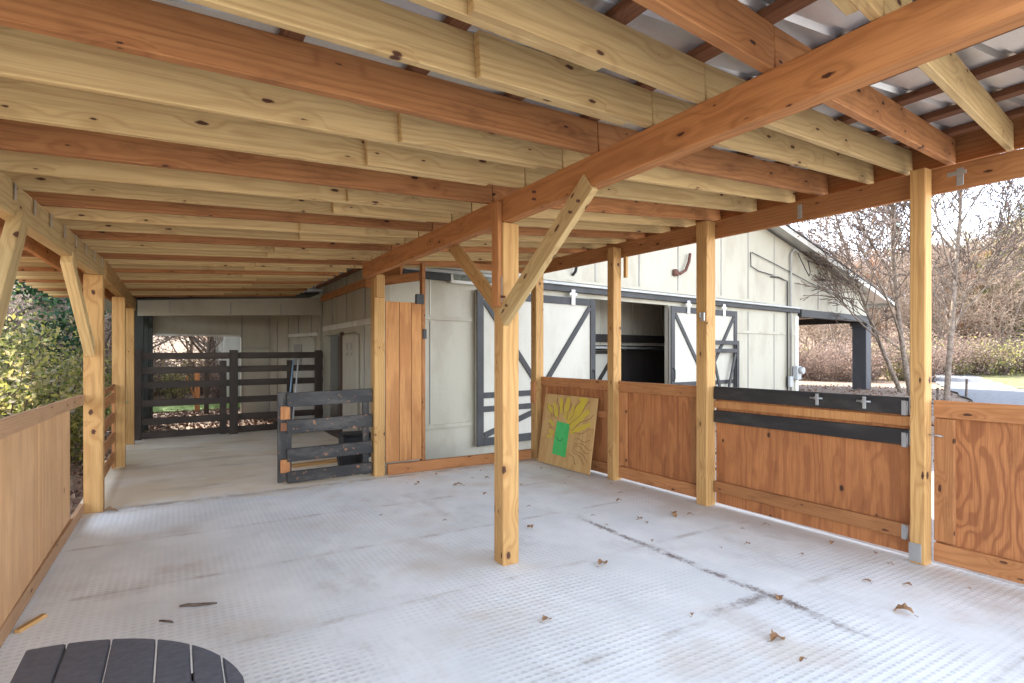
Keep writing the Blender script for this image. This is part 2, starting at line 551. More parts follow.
N = 150
axis = [math.copysign((abs(i) / N) ** 2.6 * 420 + abs(i) * .11, i) for i in range(-N, N + 1)]
gv = []
for a in axis:
    for b in axis:
        X, Y = a + 4, b + 6
        gv.append((X, Y, ground_z(X, Y)))
W_ = len(axis)
gf = [(i * W_ + j, (i + 1) * W_ + j, (i + 1) * W_ + j + 1, i * W_ + j + 1) for i in range(W_ - 1) for j in range(W_ - 1)]
g = mesh_obj('ground', gv, gf, M_ground)
for p in g.data.polygons: p.use_smooth = True
tag(g, 'leaf strewn brown earth and gravel yard rising to the wooded hill', None, None, 'structure')

fm = MB(); fm.box((2.04, 3.855, -.06), (5.84, 6.61, .12)); fm.box((.86, 9.905, -.06), (3.48, 5.49, .12))
floor = fm.build('floor', M_floor); tag(floor, 'pale dusty floor of studded rubber mats running into a concrete aisle', None, None, 'structure')


def ribbon(name, line, width, mat, label, dz=.025):
    vs, fs = [], []
    pts = []
    for a, b in zip(line, line[1:]):
        n = max(2, int(math.dist(a, b) / .6))
        for i in range(n): pts.append((a[0] + (b[0] - a[0]) * i / n, a[1] + (b[1] - a[1]) * i / n))
    pts.append(line[-1])
    K = 8
    for i, p in enumerate(pts):
        q, q2 = pts[max(0, i - 2)], pts[min(len(pts) - 1, i + 2)]
        d = Vector((q2[0] - q[0], q2[1] - q[1], 0)).normalized(); s = Vector((-d.y, d.x, 0))
        w = width if not callable(width) else width(i / (len(pts) - 1))
        for k in range(K + 1):
            e = (k / K - .5) * w * (1 + .05 * math.sin(i * 1.7 + k))
            x, y = p[0] + s.x * e, p[1] + s.y * e
            vs.append((x, y, ground_z(x, y) + dz))
    for i in range(len(pts) - 1):
        for k in range(K):
            a = i * (K + 1) + k
            fs.append((a, a + 1, a + K + 2, a + K + 1))
    o = mesh_obj(name, vs, fs, mat)
    return tag(o, label, None, None, 'structure')


# ------------------------------------------------------------------ the lean-to shed
XL, XM = -0.70, 2.14
SL = 0.087                                    # roof rise per metre of x


def xr(y): return 4.87 - .034 * (y - 2)       # inner face line of the right-hand wall


def zraft(x): return 2.77 + (SL if x > 2.1 else .059) * (x - 2.1)    # underside of the rafters


rnd = random.Random(4)
shed = root('timber_lean_to', 'open timber lean-to with exposed pine rafters under a galvanised roof', 'shed', (2, 6, 0))

# posts
def post(x, y, z1, s=.14, s2=None, z0=0.0, mat=None):
    return board('post', (x, y, z0), (x, y, z1), s, s2 or s, mat or M_post, shed, up=(0, 1, 0), bev=.006)


pm = post(2.17, 3.70, 2.583)
pl1 = post(-.71, 7.03, 2.388, .15, .16)
pl2 = post(-.69, 9.62, 2.388, .15, .15)
pl3 = post(-.70, 11.9, 2.388, .14)
pl0 = post(-.87, 3.15, 2.388, .15)
pA = post(xr(2.06) + .005, 2.06, 2.995, .105, .105)
pB = post(xr(4.03) + .01, 4.03, 2.985, .14, .14)
pC = post(xr(5.42) + .01, 5.42, 2.93, .12, .13)
pD = post(xr(7.08) + .01, 7.10, 2.88, .14, .14)
pdoor = post(2.27, 7.20, 2.58, .15, .14)
# short lap boards fixed beside the posts
board('lap_board', (2.085, 3.70, 1.95), (2.085, 3.70, 2.74), .10, .036, M_beam, shed, up=(0, 1, 0))
board('lap_board', (xr(5.4) + .10, 5.31, 2.55), (xr(5.4) + .10, 5.31, 2.83), .05, .036, M_post, shed, up=(0, 1, 0))
board('lap_board', (xr(7.1) - .09, 7.06, .85), (xr(7.1) - .09, 7.06, 1.17), .10, .036, M_rail, shed, up=(0, 1, 0))
board('lap_board', (2.27, 7.11, 2.32), (2.27, 7.11, 2.62), .11, .036, M_post, shed, up=(1, 0, 0))

# beams
board('beam', (2.15, .55, 2.68), (2.15, 7.35, 2.68), .185, .088, M_beam, shed)
board('beam', (xr(.4) + .10, .4, 2.905), (xr(7.3) + .10, 7.3, 2.905), .19, .042, M_beam, shed)
XB = lambda y: -.66 - .053 * max(0, 7.06 - y)
board('beam', (XB(1.6) - .03, 1.6, 2.49), (XB(7.35) - .03, 7.35, 2.49), .20, .085, M_new, shed)
board('beam', (-.68, 7.35, 2.49), (-.68, 12.5, 2.49), .20, .085, M_post, shed)
board('beam', (XB(1.6) - .12, 1.6, 2.44), (XB(12.5) - .12, 12.5, 2.44), .12, .036, M_beam, shed)
# braces
board('brace', (2.12, 2.62, 2.62), (2.12, 3.66, 1.86), .14, .05, M_new, shed, up=(0, 1, 0))
board('brace', (2.22, 4.80, 2.62), (2.22, 3.72, 1.84), .12, .045, M_post, shed, up=(0, 1, 0))
board('brace', (-.76, 5.75, 2.38), (-.73, 6.90, 1.62), .13, .08, M_new, shed, up=(0, 1, 0))
board('brace', (-.80, 4.35, 2.39), (-.85, 3.4, 1.10), .15, .07, M_new, shed, up=(0, 1, 0))

# rafters: an old orange one, then two new beige ones, all along the shed
raf_y = [(.68, False), (1.07, False), (1.45, True), (1.84, False), (2.18, False), (2.58, True), (2.97, False), (3.42, False), (3.86, True)]
while raf_y[-1][0] < 12.2:
    raf_y.append((raf_y[-1][0] + .40, len(raf_y) % 3 == 2))
for i, (y, old) in enumerate(raf_y):
    xe = 5.06 if y < 8.2 else 2.72
    sk = .012 + .17 * math.exp(-(y - 1.15) / 2.5)
    jz = [rnd.uniform(-.004, .005) for _ in range(2)]           # the rafters are not quite square to the beams
    m = M_old if old else M_new
    hh = .185
    def E(x, dy=0.0): return (x, y + dy + sk * (x - 2.1), zraft(x) + hh / 2 + .004 + (jz[0] if x < 1.5 else jz[1]))
    if old:
        board('rafter', E(-1.8), E(2.12), hh, .05, m, shed)
        if xe > 3: board('rafter', E(2.125), E(xe), hh, .05, m, shed)
        continue
    lap0 = .75 + .35 * rnd.random()
    ov = lap0 + .6 + .4 * rnd.random()
    board('rafter', E(-1.8), E(ov), hh, .04, m, shed)
    board('rafter', E(lap0, -.041), E(2.12, -.041), hh, .04, m, shed)
    if xe > 3: board('rafter', E(2.125, -.041), E(xe, -.041), hh, .04, m, shed)

# purlins and roof sheets
def Zp(x): return zraft(x) + .185 + .003
px_ = -1.84
while px_ < 5.5:
    ymax = 8.3 if px_ > 2.75 else 12.6
    board('purlin', (px_, .5, Zp(px_) + .021), (px_, ymax, Zp(px_) + .021), .04, .085, M_purlin, shed)
    px_ += .56


def roof_sheet(x0, x1, y0, y1):
    prof = []
    y = y0
    while y < y1:
        for dy, dz in ((0, 0), (.17, 0), (.19, .022), (.215, .022)):
            if y + dy <= y1: prof.append((y + dy, dz))
        y += .235
    vs, fs = [], []
    for (yy, dz) in prof:
        for x in (x0, x1): vs.append((x, yy, Zp(x) + .045 + dz))
    n = len(prof)
    for i in range(n - 1): fs.append((2 * i, 2 * i + 1, 2 * i + 3, 2 * i + 2))
    o = len(vs)
    vs += [(a, b, c + .004) for a, b, c in vs]
    fs += [tuple(o + q for q in f[::-1]) for f in fs]
    me = mesh_obj('roof_sheet', vs, fs, M_roof)
    return put(me, Matrix(), shed)


for (x0, x1, ya, yb) in ((-1.95, 2.11, .5, 7.5), (2.11, 5.55, .5, 8.45), (-1.95, 2.11, 7.48, 13.2), (2.11, 2.85, 7.48, 13.2)):
    roof_sheet(x0, x1, ya, yb)

board('eave_board', (5.10, .5, zraft(5.1) + .121), (5.10, 8.3, zraft(5.1) + .121), .22, .035, M_beam, shed)
# eave board, end beam over the doorway
board('header', (2.35, 7.26, 2.86), (4.6, 7.26, 2.86), .09, .04, M_old, shed)
board('header', (2.35, 8.0, 2.60), (2.88, 7.3, 2.66), .12, .04, M_old, shed)
board('door_stud', (2.90, 7.22, .1), (2.90, 7.22, 2.83), .09, .05, M_old, shed, up=(0, 1, 0))
board('ledger', (2.70, 7.5, zraft(2.7) - .05), (2.70, 12.5, zraft(2.7) - .05), .13, .04, M_old, shed)

for bx_, by_, bz_ in ((2.09, 2.78, 2.47), (2.09, 2.70, 2.52), (2.09, 3.56, 1.95), (2.09, 3.62, 2.02), (2.095, 3.2, 2.70), (2.095, 3.2, 2.65), (2.098, 3.70, 2.66), (2.098, 3.72, 2.58), (2.098, 3.69, 2.30)):
    MB().tube([(-.012, 0, 0), (.02, 0, 0)], .009, 8).build('bolt_head', M_rust, shed, Matrix.Translation((bx_, by_, bz_)))
# zinc ties
def plate(name, c, d, parent, rot=None, mat=None, bev=.002):
    return MB().box((0, 0, 0), d, None, bev).build(name, mat or M_zinc, parent, Matrix.Translation(c) @ (rot or Matrix()))


for (y, old) in raf_y[4:22]:
    plate('hurricane_tie', (XB(y) + .016, y - .02, 2.53), (.004, .03, .10), shed)
for y in (1.84, 3.05):
    plate('metal_tie', (xr(y) + .077, y, 2.90), (.004, .045, .13), shed, mat=M_zinc)
plate('metal_tie', (xr(1.86) + .077, 1.86, 2.93), (.004, .12, .03), shed)
plate('metal_tie', (2.095, 3.66, 2.08), (.004, .05, .20), shed)
plate('post_foot_plate', (xr(2.1) - .05, 2.075, .085), (.004, .085, .14), shed)
mb = MB(); mb.box((0, 0, 0), (.02, .05, .09), None, .003); mb.box((0, .03, .02), (.03, .02, .05), None, .003)
mb.build('latch_keeper', M_zinc, shed, Matrix.Translation((xr(4) - .075, 4.0, 1.98)))

# ------------------------------------------------------------------ right-hand half walls
def rp(y, z, d=0.0): return (xr(y) + d, y, z)


def sheet(name, y0, y1, z0, z1, d, t, mat, parent):
    """flat sheet in the right-hand wall plane, local X along the wall, Z up"""
    M, L = frame(rp(y0, (z0 + z1) / 2, d), rp(y1, (z0 + z1) / 2, d))
    return MB().box((0, 0, 0), (L, t, z1 - z0), None, .002).build(name, mat, parent, M)


def half_wall(y0, y1, label, mid=None, skin=None):
    w = root('plywood_half_wall', label, 'half wall', rp((y0 + y1) / 2, 0, .06), 0, 'plywood half walls on the right side')
    sheet('plywood_sheet', y0, y1, .035, 1.24, .075, .018, skin or M_ply, w)
    board('rail', rp(y0, 1.18, .045), rp(y1, 1.18, .045), .13, .038, M_rail, w)
    board('rail', rp(y0, .105, .045), rp(y1, .105, .045), .14, .038, M_rail, w)
    for ya in (y0 + .065, y1 - .065):
        board('stile', rp(ya, .19, .046), rp(ya, 1.11, .046), .13, .036, M_rail, w, up=(0, 1, 0))
    if mid: board('rail', rp(y0, mid, .045), rp(y1, mid, .045), .09, .038, M_rail, w)
    return w


half_wall(-.9, 1.985, 'framed plywood half wall beside the slender right-hand post with swirling grain', None, M_swirl)
half_wall(4.12, 5.36, 'square framed plywood half wall between two posts with knots and a crack')
half_wall(5.50, 7.02, 'plywood half wall partly hidden behind the painted board', .80)

gate = root('plywood_gate', 'wide plywood gate with two black boards across its top', 'gate', rp(3.05, 0, .05))
ga, gb = 2.15, 3.945
sheet('plywood_sheet', ga, gb, .03, 1.23, .075, .018, M_ply, gate)
for z, hgt, m, nm, d in ((1.185, .135, M_black, 'black_board', .045), (.94, .125, M_black, 'black_board', .045), (1.065, .075, M_t111, 'bare_rail', .054), (.205, .115, M_rail, 'lower_rail', .045)):
    board(nm, rp(ga, z, d), rp(gb, z, d), hgt, .036, m, gate)
for z in (1.17, .92, .20):
    hz = MB(); hz.box((0, 0, 0), (.006, .035, .115), None, .001); hz.tube([(-.002, -.022, -.055), (-.002, -.022, .055)], .007)
    hz.build('hinge', M_zinc, gate, Matrix.Translation(rp(ga + .03, z, .022)))
for y in (2.47, 2.86):
    lt = MB(); lt.box((0, 0, 0), (.008, .028, .10), None, .002); lt.tube([(-.012, -.055, .012), (-.012, .055, .012)], .008); lt.box((-.008, 0, .012), (.016, .03, .03), None, .002)
    lt.build('slide_bolt', M_zinc, gate, Matrix.Translation(rp(y, 1.19, .021)))
hk = MB(); hk.tube([(0, 0, 0), (-.03, 0, 0), (-.05, -.03, .005), (-.045, -.07, 0), (-.02, -.075, -.005)], .006)
hk.build('hook', M_zinc, gate, Matrix.Translation(rp(1.99, .985, .02)))

# ------------------------------------------------------------------ left half wall
lw = root('pale_plywood_wall', 'pale pinkish grooved plywood half wall on the left edge', 'half wall', (-.83, 4.5, 0))
ylist = [(.6, 1.37), (1.38, 2.59), (2.60, 3.81), (3.82, 5.025), (5.037, 6.36)]
for a, b in ylist:
    zt_ = 1.26 - (b - .6) * .0195
    M, L = frame((-.825, a, (zt_ + .04) / 2), (-.825, b, (zt_ + .04) / 2))
    MB().box((0, 0, 0), (L, .016, zt_ - .04), None, .002).build('plywood_sheet', M_pale, lw, M)
board('top_rail', (-.80, .6, 1.262), (-.80, 6.95, 1.138), .10, .038, M_palerail, lw)
board('bottom_rail', (-.86, .6, .06), (-.80, 6.95, .06), .10, .038, M_palerail, lw)

# orange slat fence between the left posts
sf = root('slat_fence', 'low orange slat fence between the left-hand posts', 'fence', (-.76, 8.3, 0))
for z in (.18, .45, .72, .99):
    board('slat', (-.74, 7.1, z), (-.74, 9.54, z), .13, .03, M_old, sf)
board('upright', (-.735, 9.4, .02), (-.735, 9.4, 1.15), .09, .04, M_beam, sf, up=(0, 1, 0))
board('top_slat', (-.74, 7.1, 1.13), (-.74, 9.54, 1.13), .07, .03, M_old, sf)

# ------------------------------------------------------------------ doorway: sill, partition
board_sill = board('sill_beam', (2.37, 7.12, .075), (4.60, 7.12, .075), .14, .06, M_rail)
tag(board_sill, 'rough timber sill lying across the floor before the white wall', 'sill')

pt = root('plywood_partition', 'narrow grooved orange plywood panel beside the doorway post', 'partition', (2.62, 7.18, 0))
for a, b in ((2.36, 2.545), (2.551, 2.715), (2.721, 2.862)):
    M, L = frame((a, 7.165, 1.22), (b, 7.165, 1.22))
    MB().box((0, 0, 0), (L, .014, 2.12), None, .002).build('grooved_board', M_t111, pt, M)
plate('backing_strip', (2.612, 7.178, 1.22), (.50, .010, 2.115), pt, mat=M_dark)
plate('black_bracket', (2.83, 7.15, 2.33), (.11, .05, .13), pt, mat=M_blk)
plate('black_bracket', (2.91, 7.18, 1.86), (.05, .05, .13), pt, mat=M_blk)

# ------------------------------------------------------------------ small black gate in the aisle
sg = root('aisle_gate', 'low worn black board gate with chipped orange patches at its end', 'gate', (1.65, 7.22, 0))
for z, hgt in ((1.035, .17), (.705, .165), (.36, .16), (.09, .14)):
    board('rail', (1.16, 7.27, z - .01), (2.19, 7.20, z + .02), hgt, .04, M_blackworn, sg)
board('stile', (1.14, 7.315, .02), (1.14, 7.315, 1.12), .16, .04, M_blackworn, sg, up=(1, 0, 0))
for z, hgt in ((.87, .16), (.22, .16), (.70, .10)):
    board('patch_block', (1.14, 7.272, z - hgt / 2), (1.14, 7.272, z + hgt / 2), .11, .03, M_purlin if hgt < .12 else M_rail, sg, up=(1, 0, 0))
board('stile', (2.12, 7.25, .02), (2.12, 7.25, 1.06), .08, .04, M_blackworn, sg, up=(1, 0, 0))

# black tubs behind that gate
def tub(x, y, z, w, h, label):
    mb = MB()
    n = 20
    prof = [(w * .42, 0), (w * .5, h), (w * .54, h), (w * .54, h - .03), (w * .47, h - .01), (w * .39, .02)]
    rings = [[mb.bm.verts.new((r * math.cos(2 * math.pi * k / n), r * math.sin(2 * math.pi * k / n), zz)) for k in range(n)] for r, zz in prof]
    for A, B in zip(rings, rings[1:]):
        for k in range(n): mb.bm.faces.new((A[k], A[(k + 1) % n], B[(k + 1) % n], B[k]))
    mb.bm.faces.new(rings[0][::-1]); mb.bm.faces.new(rings[-1])
    o = mb.build('feed_tub', M_blk, None, Matrix.Translation((x, y, z)))
    return tag(o, label, 'tub')


tub(2.13, 7.95, .0, .44, .22, 'black round feed tub on the floor behind the low gate')
bx = MB()
bx.box((0, 0, .19), (.42, .34, .34), None, .02)
bx.box((0, 0, .375), (.46, .38, .03), None, .008)
bx.box((0, 0, .012), (.36, .28, .024), None, .004)
o = bx.build('storage_box', M_blk, None, Matrix.Translation((2.34, 8.55, 0)))
tag(o, 'black lidded box by the barn wall behind the low gate', 'box')
o = MB().box((0, 0, .02), (.75, .12, .04), None, .004).build('loose_plank', M_post, None, Matrix.Translation((1.75, 8.35, 0)) @ Matrix.Rotation(R(8), 4, 'Z'))
tag(o, 'short loose plank lying on the aisle floor behind the low gate', 'plank')

# ------------------------------------------------------------------ far dark fence
ff = root('dark_board_fence', 'tall dark brown six board fence across the end of the aisle', 'fence', (1, 12.4, 0))
for y in (1.54, 1.27, 1.00, .66, .32, .07):
    board('rail', (-.74, 12.4, y), (2.70, 12.4, y + .02), .125, .04, M_fence, ff)
for x in (-.62, .98, 2.60):
    board('post', (x, 12.34, 0), (x, 12.34, 1.66), .15, .07, M_fence, ff, up=(1, 0, 0))
for x in (.80, 2.05):
    board('post', (x, 12.47, 0), (x, 12.47, 1.45), .12, .07, M_fence, ff, up=(1, 0, 0))

# long-handled tools against that fence
for i, (x, lab, mt) in enumerate(((1.93, 'pale blue long handled stable fork leaning on the dark fence', (.25, .38, .50)), (2.03, 'white handled broom leaning beside the stable fork', (.62, .62, .60)))):
    mm = painted('tool_handle_%s' % ('blue' if i == 0 else 'white'), mt, tuple(c * .6 for c in mt), .3)
    tl = root('stable_fork' if i == 0 else 'broom', lab, 'fork' if i == 0 else 'broom', (x, 12.15, 0))
    h = MB(); h.tube([(x, 12.02, .22), (x + .16, 12.31, 1.46)], .016); h.build('handle', mm, tl, Matrix())
    hd = MB()
    if i == 0:
        hd.beam((x - .16, 12.02, .22), (x + .16, 12.02, .22), .03, .03)
        for k in range(9): hd.tube([(x - .15 + k * .0375, 12.02, .22), (x - .15 + k * .0375, 11.95, .02)], .005, 5)
    else:
        hd.beam((x - .13, 12.02, .22), (x + .13, 12.02, .22), .06, .06)
        for k in range(16): hd.tube([(x - .12 + k * .016, 12.02, .2), (x - .125 + k * .0167, 11.97, .01)], .006, 4)
    hd.build('tines' if i == 0 else 'bristles', M_blk, tl, Matrix())

# ------------------------------------------------------------------ barn
BR = R(7)
barn = root('white_barn', 'large white board and batten barn with open sliding doors and a side porch', 'barn', (2.75, 8.5, 0), BR)
bu = Matrix.Translation((2.75, 8.5, 0)) @ Matrix.Rotation(BR, 4, 'Z')


def bpart(name, mb, mat, parent=None): return mb.build(name, mat, parent or barn, bu)


RID, ZR, ZE, SE = 10.0, 5.52, 3.46, 20.1     # ridge s, ridge z, eave z, eave s


def zroof(s): return ZR - abs(s - RID) * (ZR - ZE) / (SE - RID)


TH = .10
mb = MB()
mb.prism([(0.02, -.2), (4.60, -.2), (4.60, 2.72), (7.20, 2.72), (7.20, -.2), (13.60, -.2), (13.60, 2.93), (18.95, 2.93), (18.95, zroof(18.95) - .06), (RID, ZR - .06), (.02, zroof(.02) - .06)], 0, TH)
bpart('front_wall', mb, M_white)
# rails, trims, battens
for a, b, z, hgt, d in ((0.05, 1.66, 2.18, .07, .03), (.05, 1.66, .38, .07, .03), (10.06, 13.6, 2.17, .07, .03), (10.06, 13.6, .38, .08, .03)):
    bpart('trim_board', MB().box(((a + b) / 2, -d / 2 - .001, z), (b - a, d, hgt), None, .002), M_white)
for s in (3.3, 4.75, 6.15, 7.58, 9.42, 10.74, 12.16):
    bpart('batten', MB().box((s, -.008, (3.08 + zroof(s)) / 2 - .05), (.032, .016, zroof(s) - 3.20), None, .001), M_batten)
for s in (10.74, 12.16, 13.2):
    for (a, b) in ((-.1, .34), (.43, 2.13), (2.21, 2.74)):
        bpart('batten', MB().box((s, -.008, (a + b) / 2), (.03, .016, b - a), None, .001), M_batten)
for s in (14.97, 16.38, 17.7):
    bpart('batten', MB().box((s, -.008, (2.98 + zroof(s)) / 2 - .06), (.03, .016, zroof(s) - 3.12), None, .001), M_batten)
bpart('batten', MB().box((.84, -.007, 1.28), (.012, .014, 1.7), None, .001), M_batten)
bpart('batten', MB().box((.84, -.007, 2.62), (.012, .014, .78), None, .001), M_trimwhite)
bpart('corner_trim', MB().box((13.5, -.016, 1.35), (.19, .032, 2.74), None, .003), M_trimwhite)
bpart('trim_board', MB().box((5.9, -.02, 3.03), (11.6, .04, .05), None, .003), M_white)
# sliding door track with its cover
bpart('door_track', MB().box((6.9, -.075, 2.86), (13.2, .09, .11), None, .004), M_grey)
bpart('track_cover', MB().box((6.9, -.10, 2.945), (13.2, .15, .05), None, .006), M_pipe)
# porch header, post, soffit
bpart('porch_header', MB().box((16.3, -.02, 2.815), (5.3, .16, .23), None, .004), M_grey)
bpart('porch_header', MB().box((18.85, 3.0, 2.815), (.16, 5.8, .23), None, .004), M_grey)
for yy in (.12, 4.0, 7.8):
    q = bpart('porch_post', MB().box((18.75, yy, 1.35), (.46, .46, 2.70), None, .01).box((18.75, yy, 2.62), (.58, .58, .12), None, .01).box((18.75, yy, 2.50), (.52, .52, .05), None, .008), M_dkpost)
    bpart('post_plinth', MB().box((18.75, yy, .12), (.95, .80, .24), None, .02), simple('plinth_stone', (.36, .33, .27), (.5, .47, .4), 8))
M_soffit = plywood('soffit_board', (.42, .29, .15), (.30, .18, .08), k=10, contrast=.3, stain=.1)
bpart('porch_ceiling', MB().box((16.3, 6.2, 2.97), (5.2, 12., .03)), M_soffit)
# roof planes with fascia
mb = MB()
for s0, s1 in ((-.55, RID), (RID, SE + .1)):
    z0, z1 = zroof(s0) , zroof(s1)
    v = [(s0, -.45, z0), (s1, -.45, z1), (s1, 16., z1), (s0, 16., z0)]
    a = [mb.bm.verts.new(p) for p in v]; b = [mb.bm.verts.new((p[0], p[1], p[2] + .05)) for p in v]
    mb.bm.faces.new(a[::-1]); mb.bm.faces.new(b)
    for i in range(4): mb.bm.faces.new((a[i], a[(i + 1) % 4], b[(i + 1) % 4], b[i]))
rf = bpart('roof', mb, M_roof)
for s0, s1 in ((-.55, RID), (RID, SE + .1)):
    bpart('fascia', MB().beam((s0, -.462, zroof(s0) - .045), (s1, -.462, zroof(s1) - .045), .15, .022), M_trimwhite, rf)
    bpart('drip_edge', MB().beam((s0, -.47, zroof(s0) + .052), (s1, -.47, zroof(s1) + .052), .05, .05), M_grey, rf)
bpart('fascia', MB().box((SE + .105, 7.8, ZE - .06), (.024, 16.5, .16)), M_trimwhite, rf)
# hidden walls: porch side, far end; interior
bpart('side_wall', MB().box((13.52, 6.1, 1.55), (.10, 11.9, 3.3)), M_white)
bpart('rear_wall', MB().box((6.8, 12.05, 1.8), (13.5, .10, 4.2)), M_inwall)
bpart('loft_floor', MB().box((6.75, 6.1, 3.35), (13.3, 11.8, .06)), M_inwall)
mb = MB()
mb.box((6.2, 1.9, 2.55), (7.4, .06, 1.5))
for k in range(18): mb.box((2.7 + k * .42, 1.86, 2.55), (.03, .02, 1.5))
bpart('interior_wall', mb, M_inwall)
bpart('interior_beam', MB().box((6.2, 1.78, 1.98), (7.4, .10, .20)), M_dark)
bpart('interior_pipe', MB().tube([(2.6, 1.6, 1.76), (9.8, 1.6, 1.72)], .035), M_pipe)
for s0, s1 in ((2.6, 4.4), (4.45, 6.1), (7.6, 9.8)):
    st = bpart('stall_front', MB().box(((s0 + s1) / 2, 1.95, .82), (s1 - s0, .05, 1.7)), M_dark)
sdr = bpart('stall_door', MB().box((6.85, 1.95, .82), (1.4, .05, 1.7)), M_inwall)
mb = MB(); mb.beam((6.2, 1.90, .1), (7.5, 1.90, 1.6), .10, .03, (0, 0, 1)); mb.box((6.2, 1.90, .85), (.09, .03, 1.66)); mb.box((7.5, 1.902, .85), (.09, .03, 1.66)); mb.box((6.85, 1.904, 1.62), (1.3, .03, .09))
bpart('door_brace', mb, M_dark, sdr)
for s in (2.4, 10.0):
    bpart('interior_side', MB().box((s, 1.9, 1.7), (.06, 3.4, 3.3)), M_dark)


# sliding doors
def slide_door(s0, s1, dy, label):
    zb, zt = -.02, 2.70
    W_ = s1 - s0
    c = (s0 + s1) / 2
    d = bpart('sliding_door', MB().box((c, dy, (zb + zt) / 2), (W_, .04, zt - zb), None, .003), M_whitedoor)
    if label: d['label'] = label
    yf = dy - .034
    fr = MB()
    for s in (s0 + .07, s1 - .07): fr.box((s, yf, (zb + zt) / 2), (.14, .028, zt - zb - .004), None, .002)
    for z in (zt - .075, zb + .07): fr.box((c, yf - .001, z), (W_ - .286, .026, .14), None, .002)
    for z in (.86, .62): fr.box((c, yf - .001, z), (W_ - .286, .026, .10), None, .002)
    bpart('frame', fr, M_grey, d)
    br = MB()
    for sg_, se in ((s0 + .16, c - .06), (s1 - .16, c + .06)):
        br.beam((sg_, yf - .003, zt - .18), (se, yf - .003, .98), .10, .02, (0, 0, 1))
        br.beam((se, yf - .003, .54), (sg_, yf - .003, zb + .18), .10, .02, (0, 0, 1))
    bpart('brace', br, M_grey, d)
    hg = MB()
    for s in (s0 + .65, s1 - .65): hg.box((s, yf - .03, 2.70), (.10, .02, .30), None, .003).box((s, yf - .035, 2.76), (.2, .02, .05), None, .003)
    bpart('hanger', hg, M_trimwhite, d)
    hd = MB()
    s = s1 - .07 if label and 'left' in label else s0 + .07
    hd.tube([(s, yf - .02, .95), (s, yf - .06, 1.0), (s, yf - .06, 1.2), (s, yf - .02, 1.25)], .015)
    bpart('handle', hd, M_blk, d)


slide_door(1.70, 4.63, -.075, 'white sliding door left of the opening')
slide_door(7.16, 9.99, -.075, 'white sliding door right of the opening')
mb = MB()
for s_ in (8.62, 9.86): mb.box((s_, -.20, .96), (.11, .05, 1.92), None, .003)
for z_ in (1.865, 1.66, .08): mb.box((9.24, -.202, z_), (1.13, .044, .10), None, .003)
mb.beam((8.72, -.204, 1.58), (9.24, -.204, .2), .08, .03, (0, 0, 1)); mb.beam((9.76, -.204, 1.58), (9.26, -.204, .2), .08, .03, (0, 0, 1))
bpart('low_door_frame', mb, M_grey)

# conduits, meter, odds on the wall
bpart('conduit', MB().tube([(13.05, -.06, .3), (13.05, -.06, 4.55), (13.2, -.10, 4.7), (13.4, -.12, 4.62)], .034), M_batten)
bpart('conduit', MB().tube([(12.85, -.05, .5), (12.85, -.05, 3.72), (12.3, -.05, 3.8), (11.9, -.05, 3.78)], .022), M_grey)
bpart('service_wire', MB().tube([(10.78, -.05, 4.35), (10.8, -.05, 3.98), (11.2, -.05, 3.88), (12.0, -.05, 3.83)], .014, 6), M_blk)
bpart('service_wire', MB().tube([(10.85, -.05, 4.36), (12.2, -.05, 4.15), (14.5, -.06, 3.75), (17.9, -.06, 3.35)], .012, 6), M_blk)
bpart('service_wire', MB().tube([(13.35, -.12, 4.6), (13.6, -.2, 4.2), (13.9, -.2, 3.95), (14.1, -.15, 4.1), (14.05, -.1, 4.45), (14.9, -.1, 4.4)], .014, 6), M_blk)
me_ = MB(); me_.box((13.35, -.10, 1.0), (.26, .16, .42), None, .02); me_.tube([(13.35, -.18, 1.08), (13.35, -.30, 1.08)], .10, 14); me_.box((12.95, -.08, .75), (.18, .12, .32), None, .01)
bpart('meter_box', me_, M_pipe)
bpart('wall_lamp', MB().tube([(4.08, -.02, 3.16), (4.08, -.10, 3.22), (4.08, -.14, 3.38), (4.1, -.18, 3.44)], .03, 8).tube([(4.1, -.18, 3.46), (4.1, -.22, 3.38)], [.03, .10], 12), M_blk)
bpart('power_cord', MB().tube([(7.46, -.05, 3.5), (7.55, -.08, 3.48), (7.75, -.10, 3.58), (7.88, -.10, 3.8), (7.95, -.08, 4.0)], .035, 8).box((7.42, -.05, 3.5), (.16, .1, .16), None, .03), M_rust)
bx = MB(); bx.box((1.62, -.08, 2.87), (.90, .10, .20), None, .004)
tb = bpart('track_end_box', bx, M_trimwhite)
bpart('slot', MB().box((1.62, -.134, 2.87), (.80, .012, .10), None, .002), simple('grey_green_shade', (.10, .11, .09), (.2, .21, .17), 10), tb)

# aisle-side wall of the barn
MA = Matrix.Translation((2.75, 8.5, 0))
mb = MB()
mb.box((.06, .75, 1.5), (.12, 1.5, 3.4)).box((.06, 4.05 - .03, 1.5), (.12, .16, 3.4)).box((.06, 2.7, 2.62), (.12, 2.42, 1.3)).box((.06, 1.97, .96), (.12, .96, 2.0))
mb.build('aisle_wall', M_white, barn, MA)
MB().box((-.02, 2.0, 2.12), (.05, 3.9, .10), None, .004).build('trim_board', M_trimwhite, barn, MA)
for y in (.9, 2.1, 3.2):
    MB().box((-.008, y, 2.62), (.016, .03, .86), None, .001).build('batten', M_batten, barn, MA)
for y in (.35, .95): MB().box((-.008, y, 1.05), (.016, .03, 2.0), None, .001).build('batten', M_batten, barn, MA)
dd = MB().box((.30, 3.15, .98), (.04, 1.6, 1.96), None, .002).build('dark_door', painted('weathered_door', (.17, .145, .11), (.09, .075, .055), .6), barn, MA)
MB().box((-.01, 2.40, 1.0), (.07, .12, 2.0), None, .003).build('door_jamb', painted('brown_jamb', (.07, .035, .022), (.04, .02, .015), .5), barn, MA)
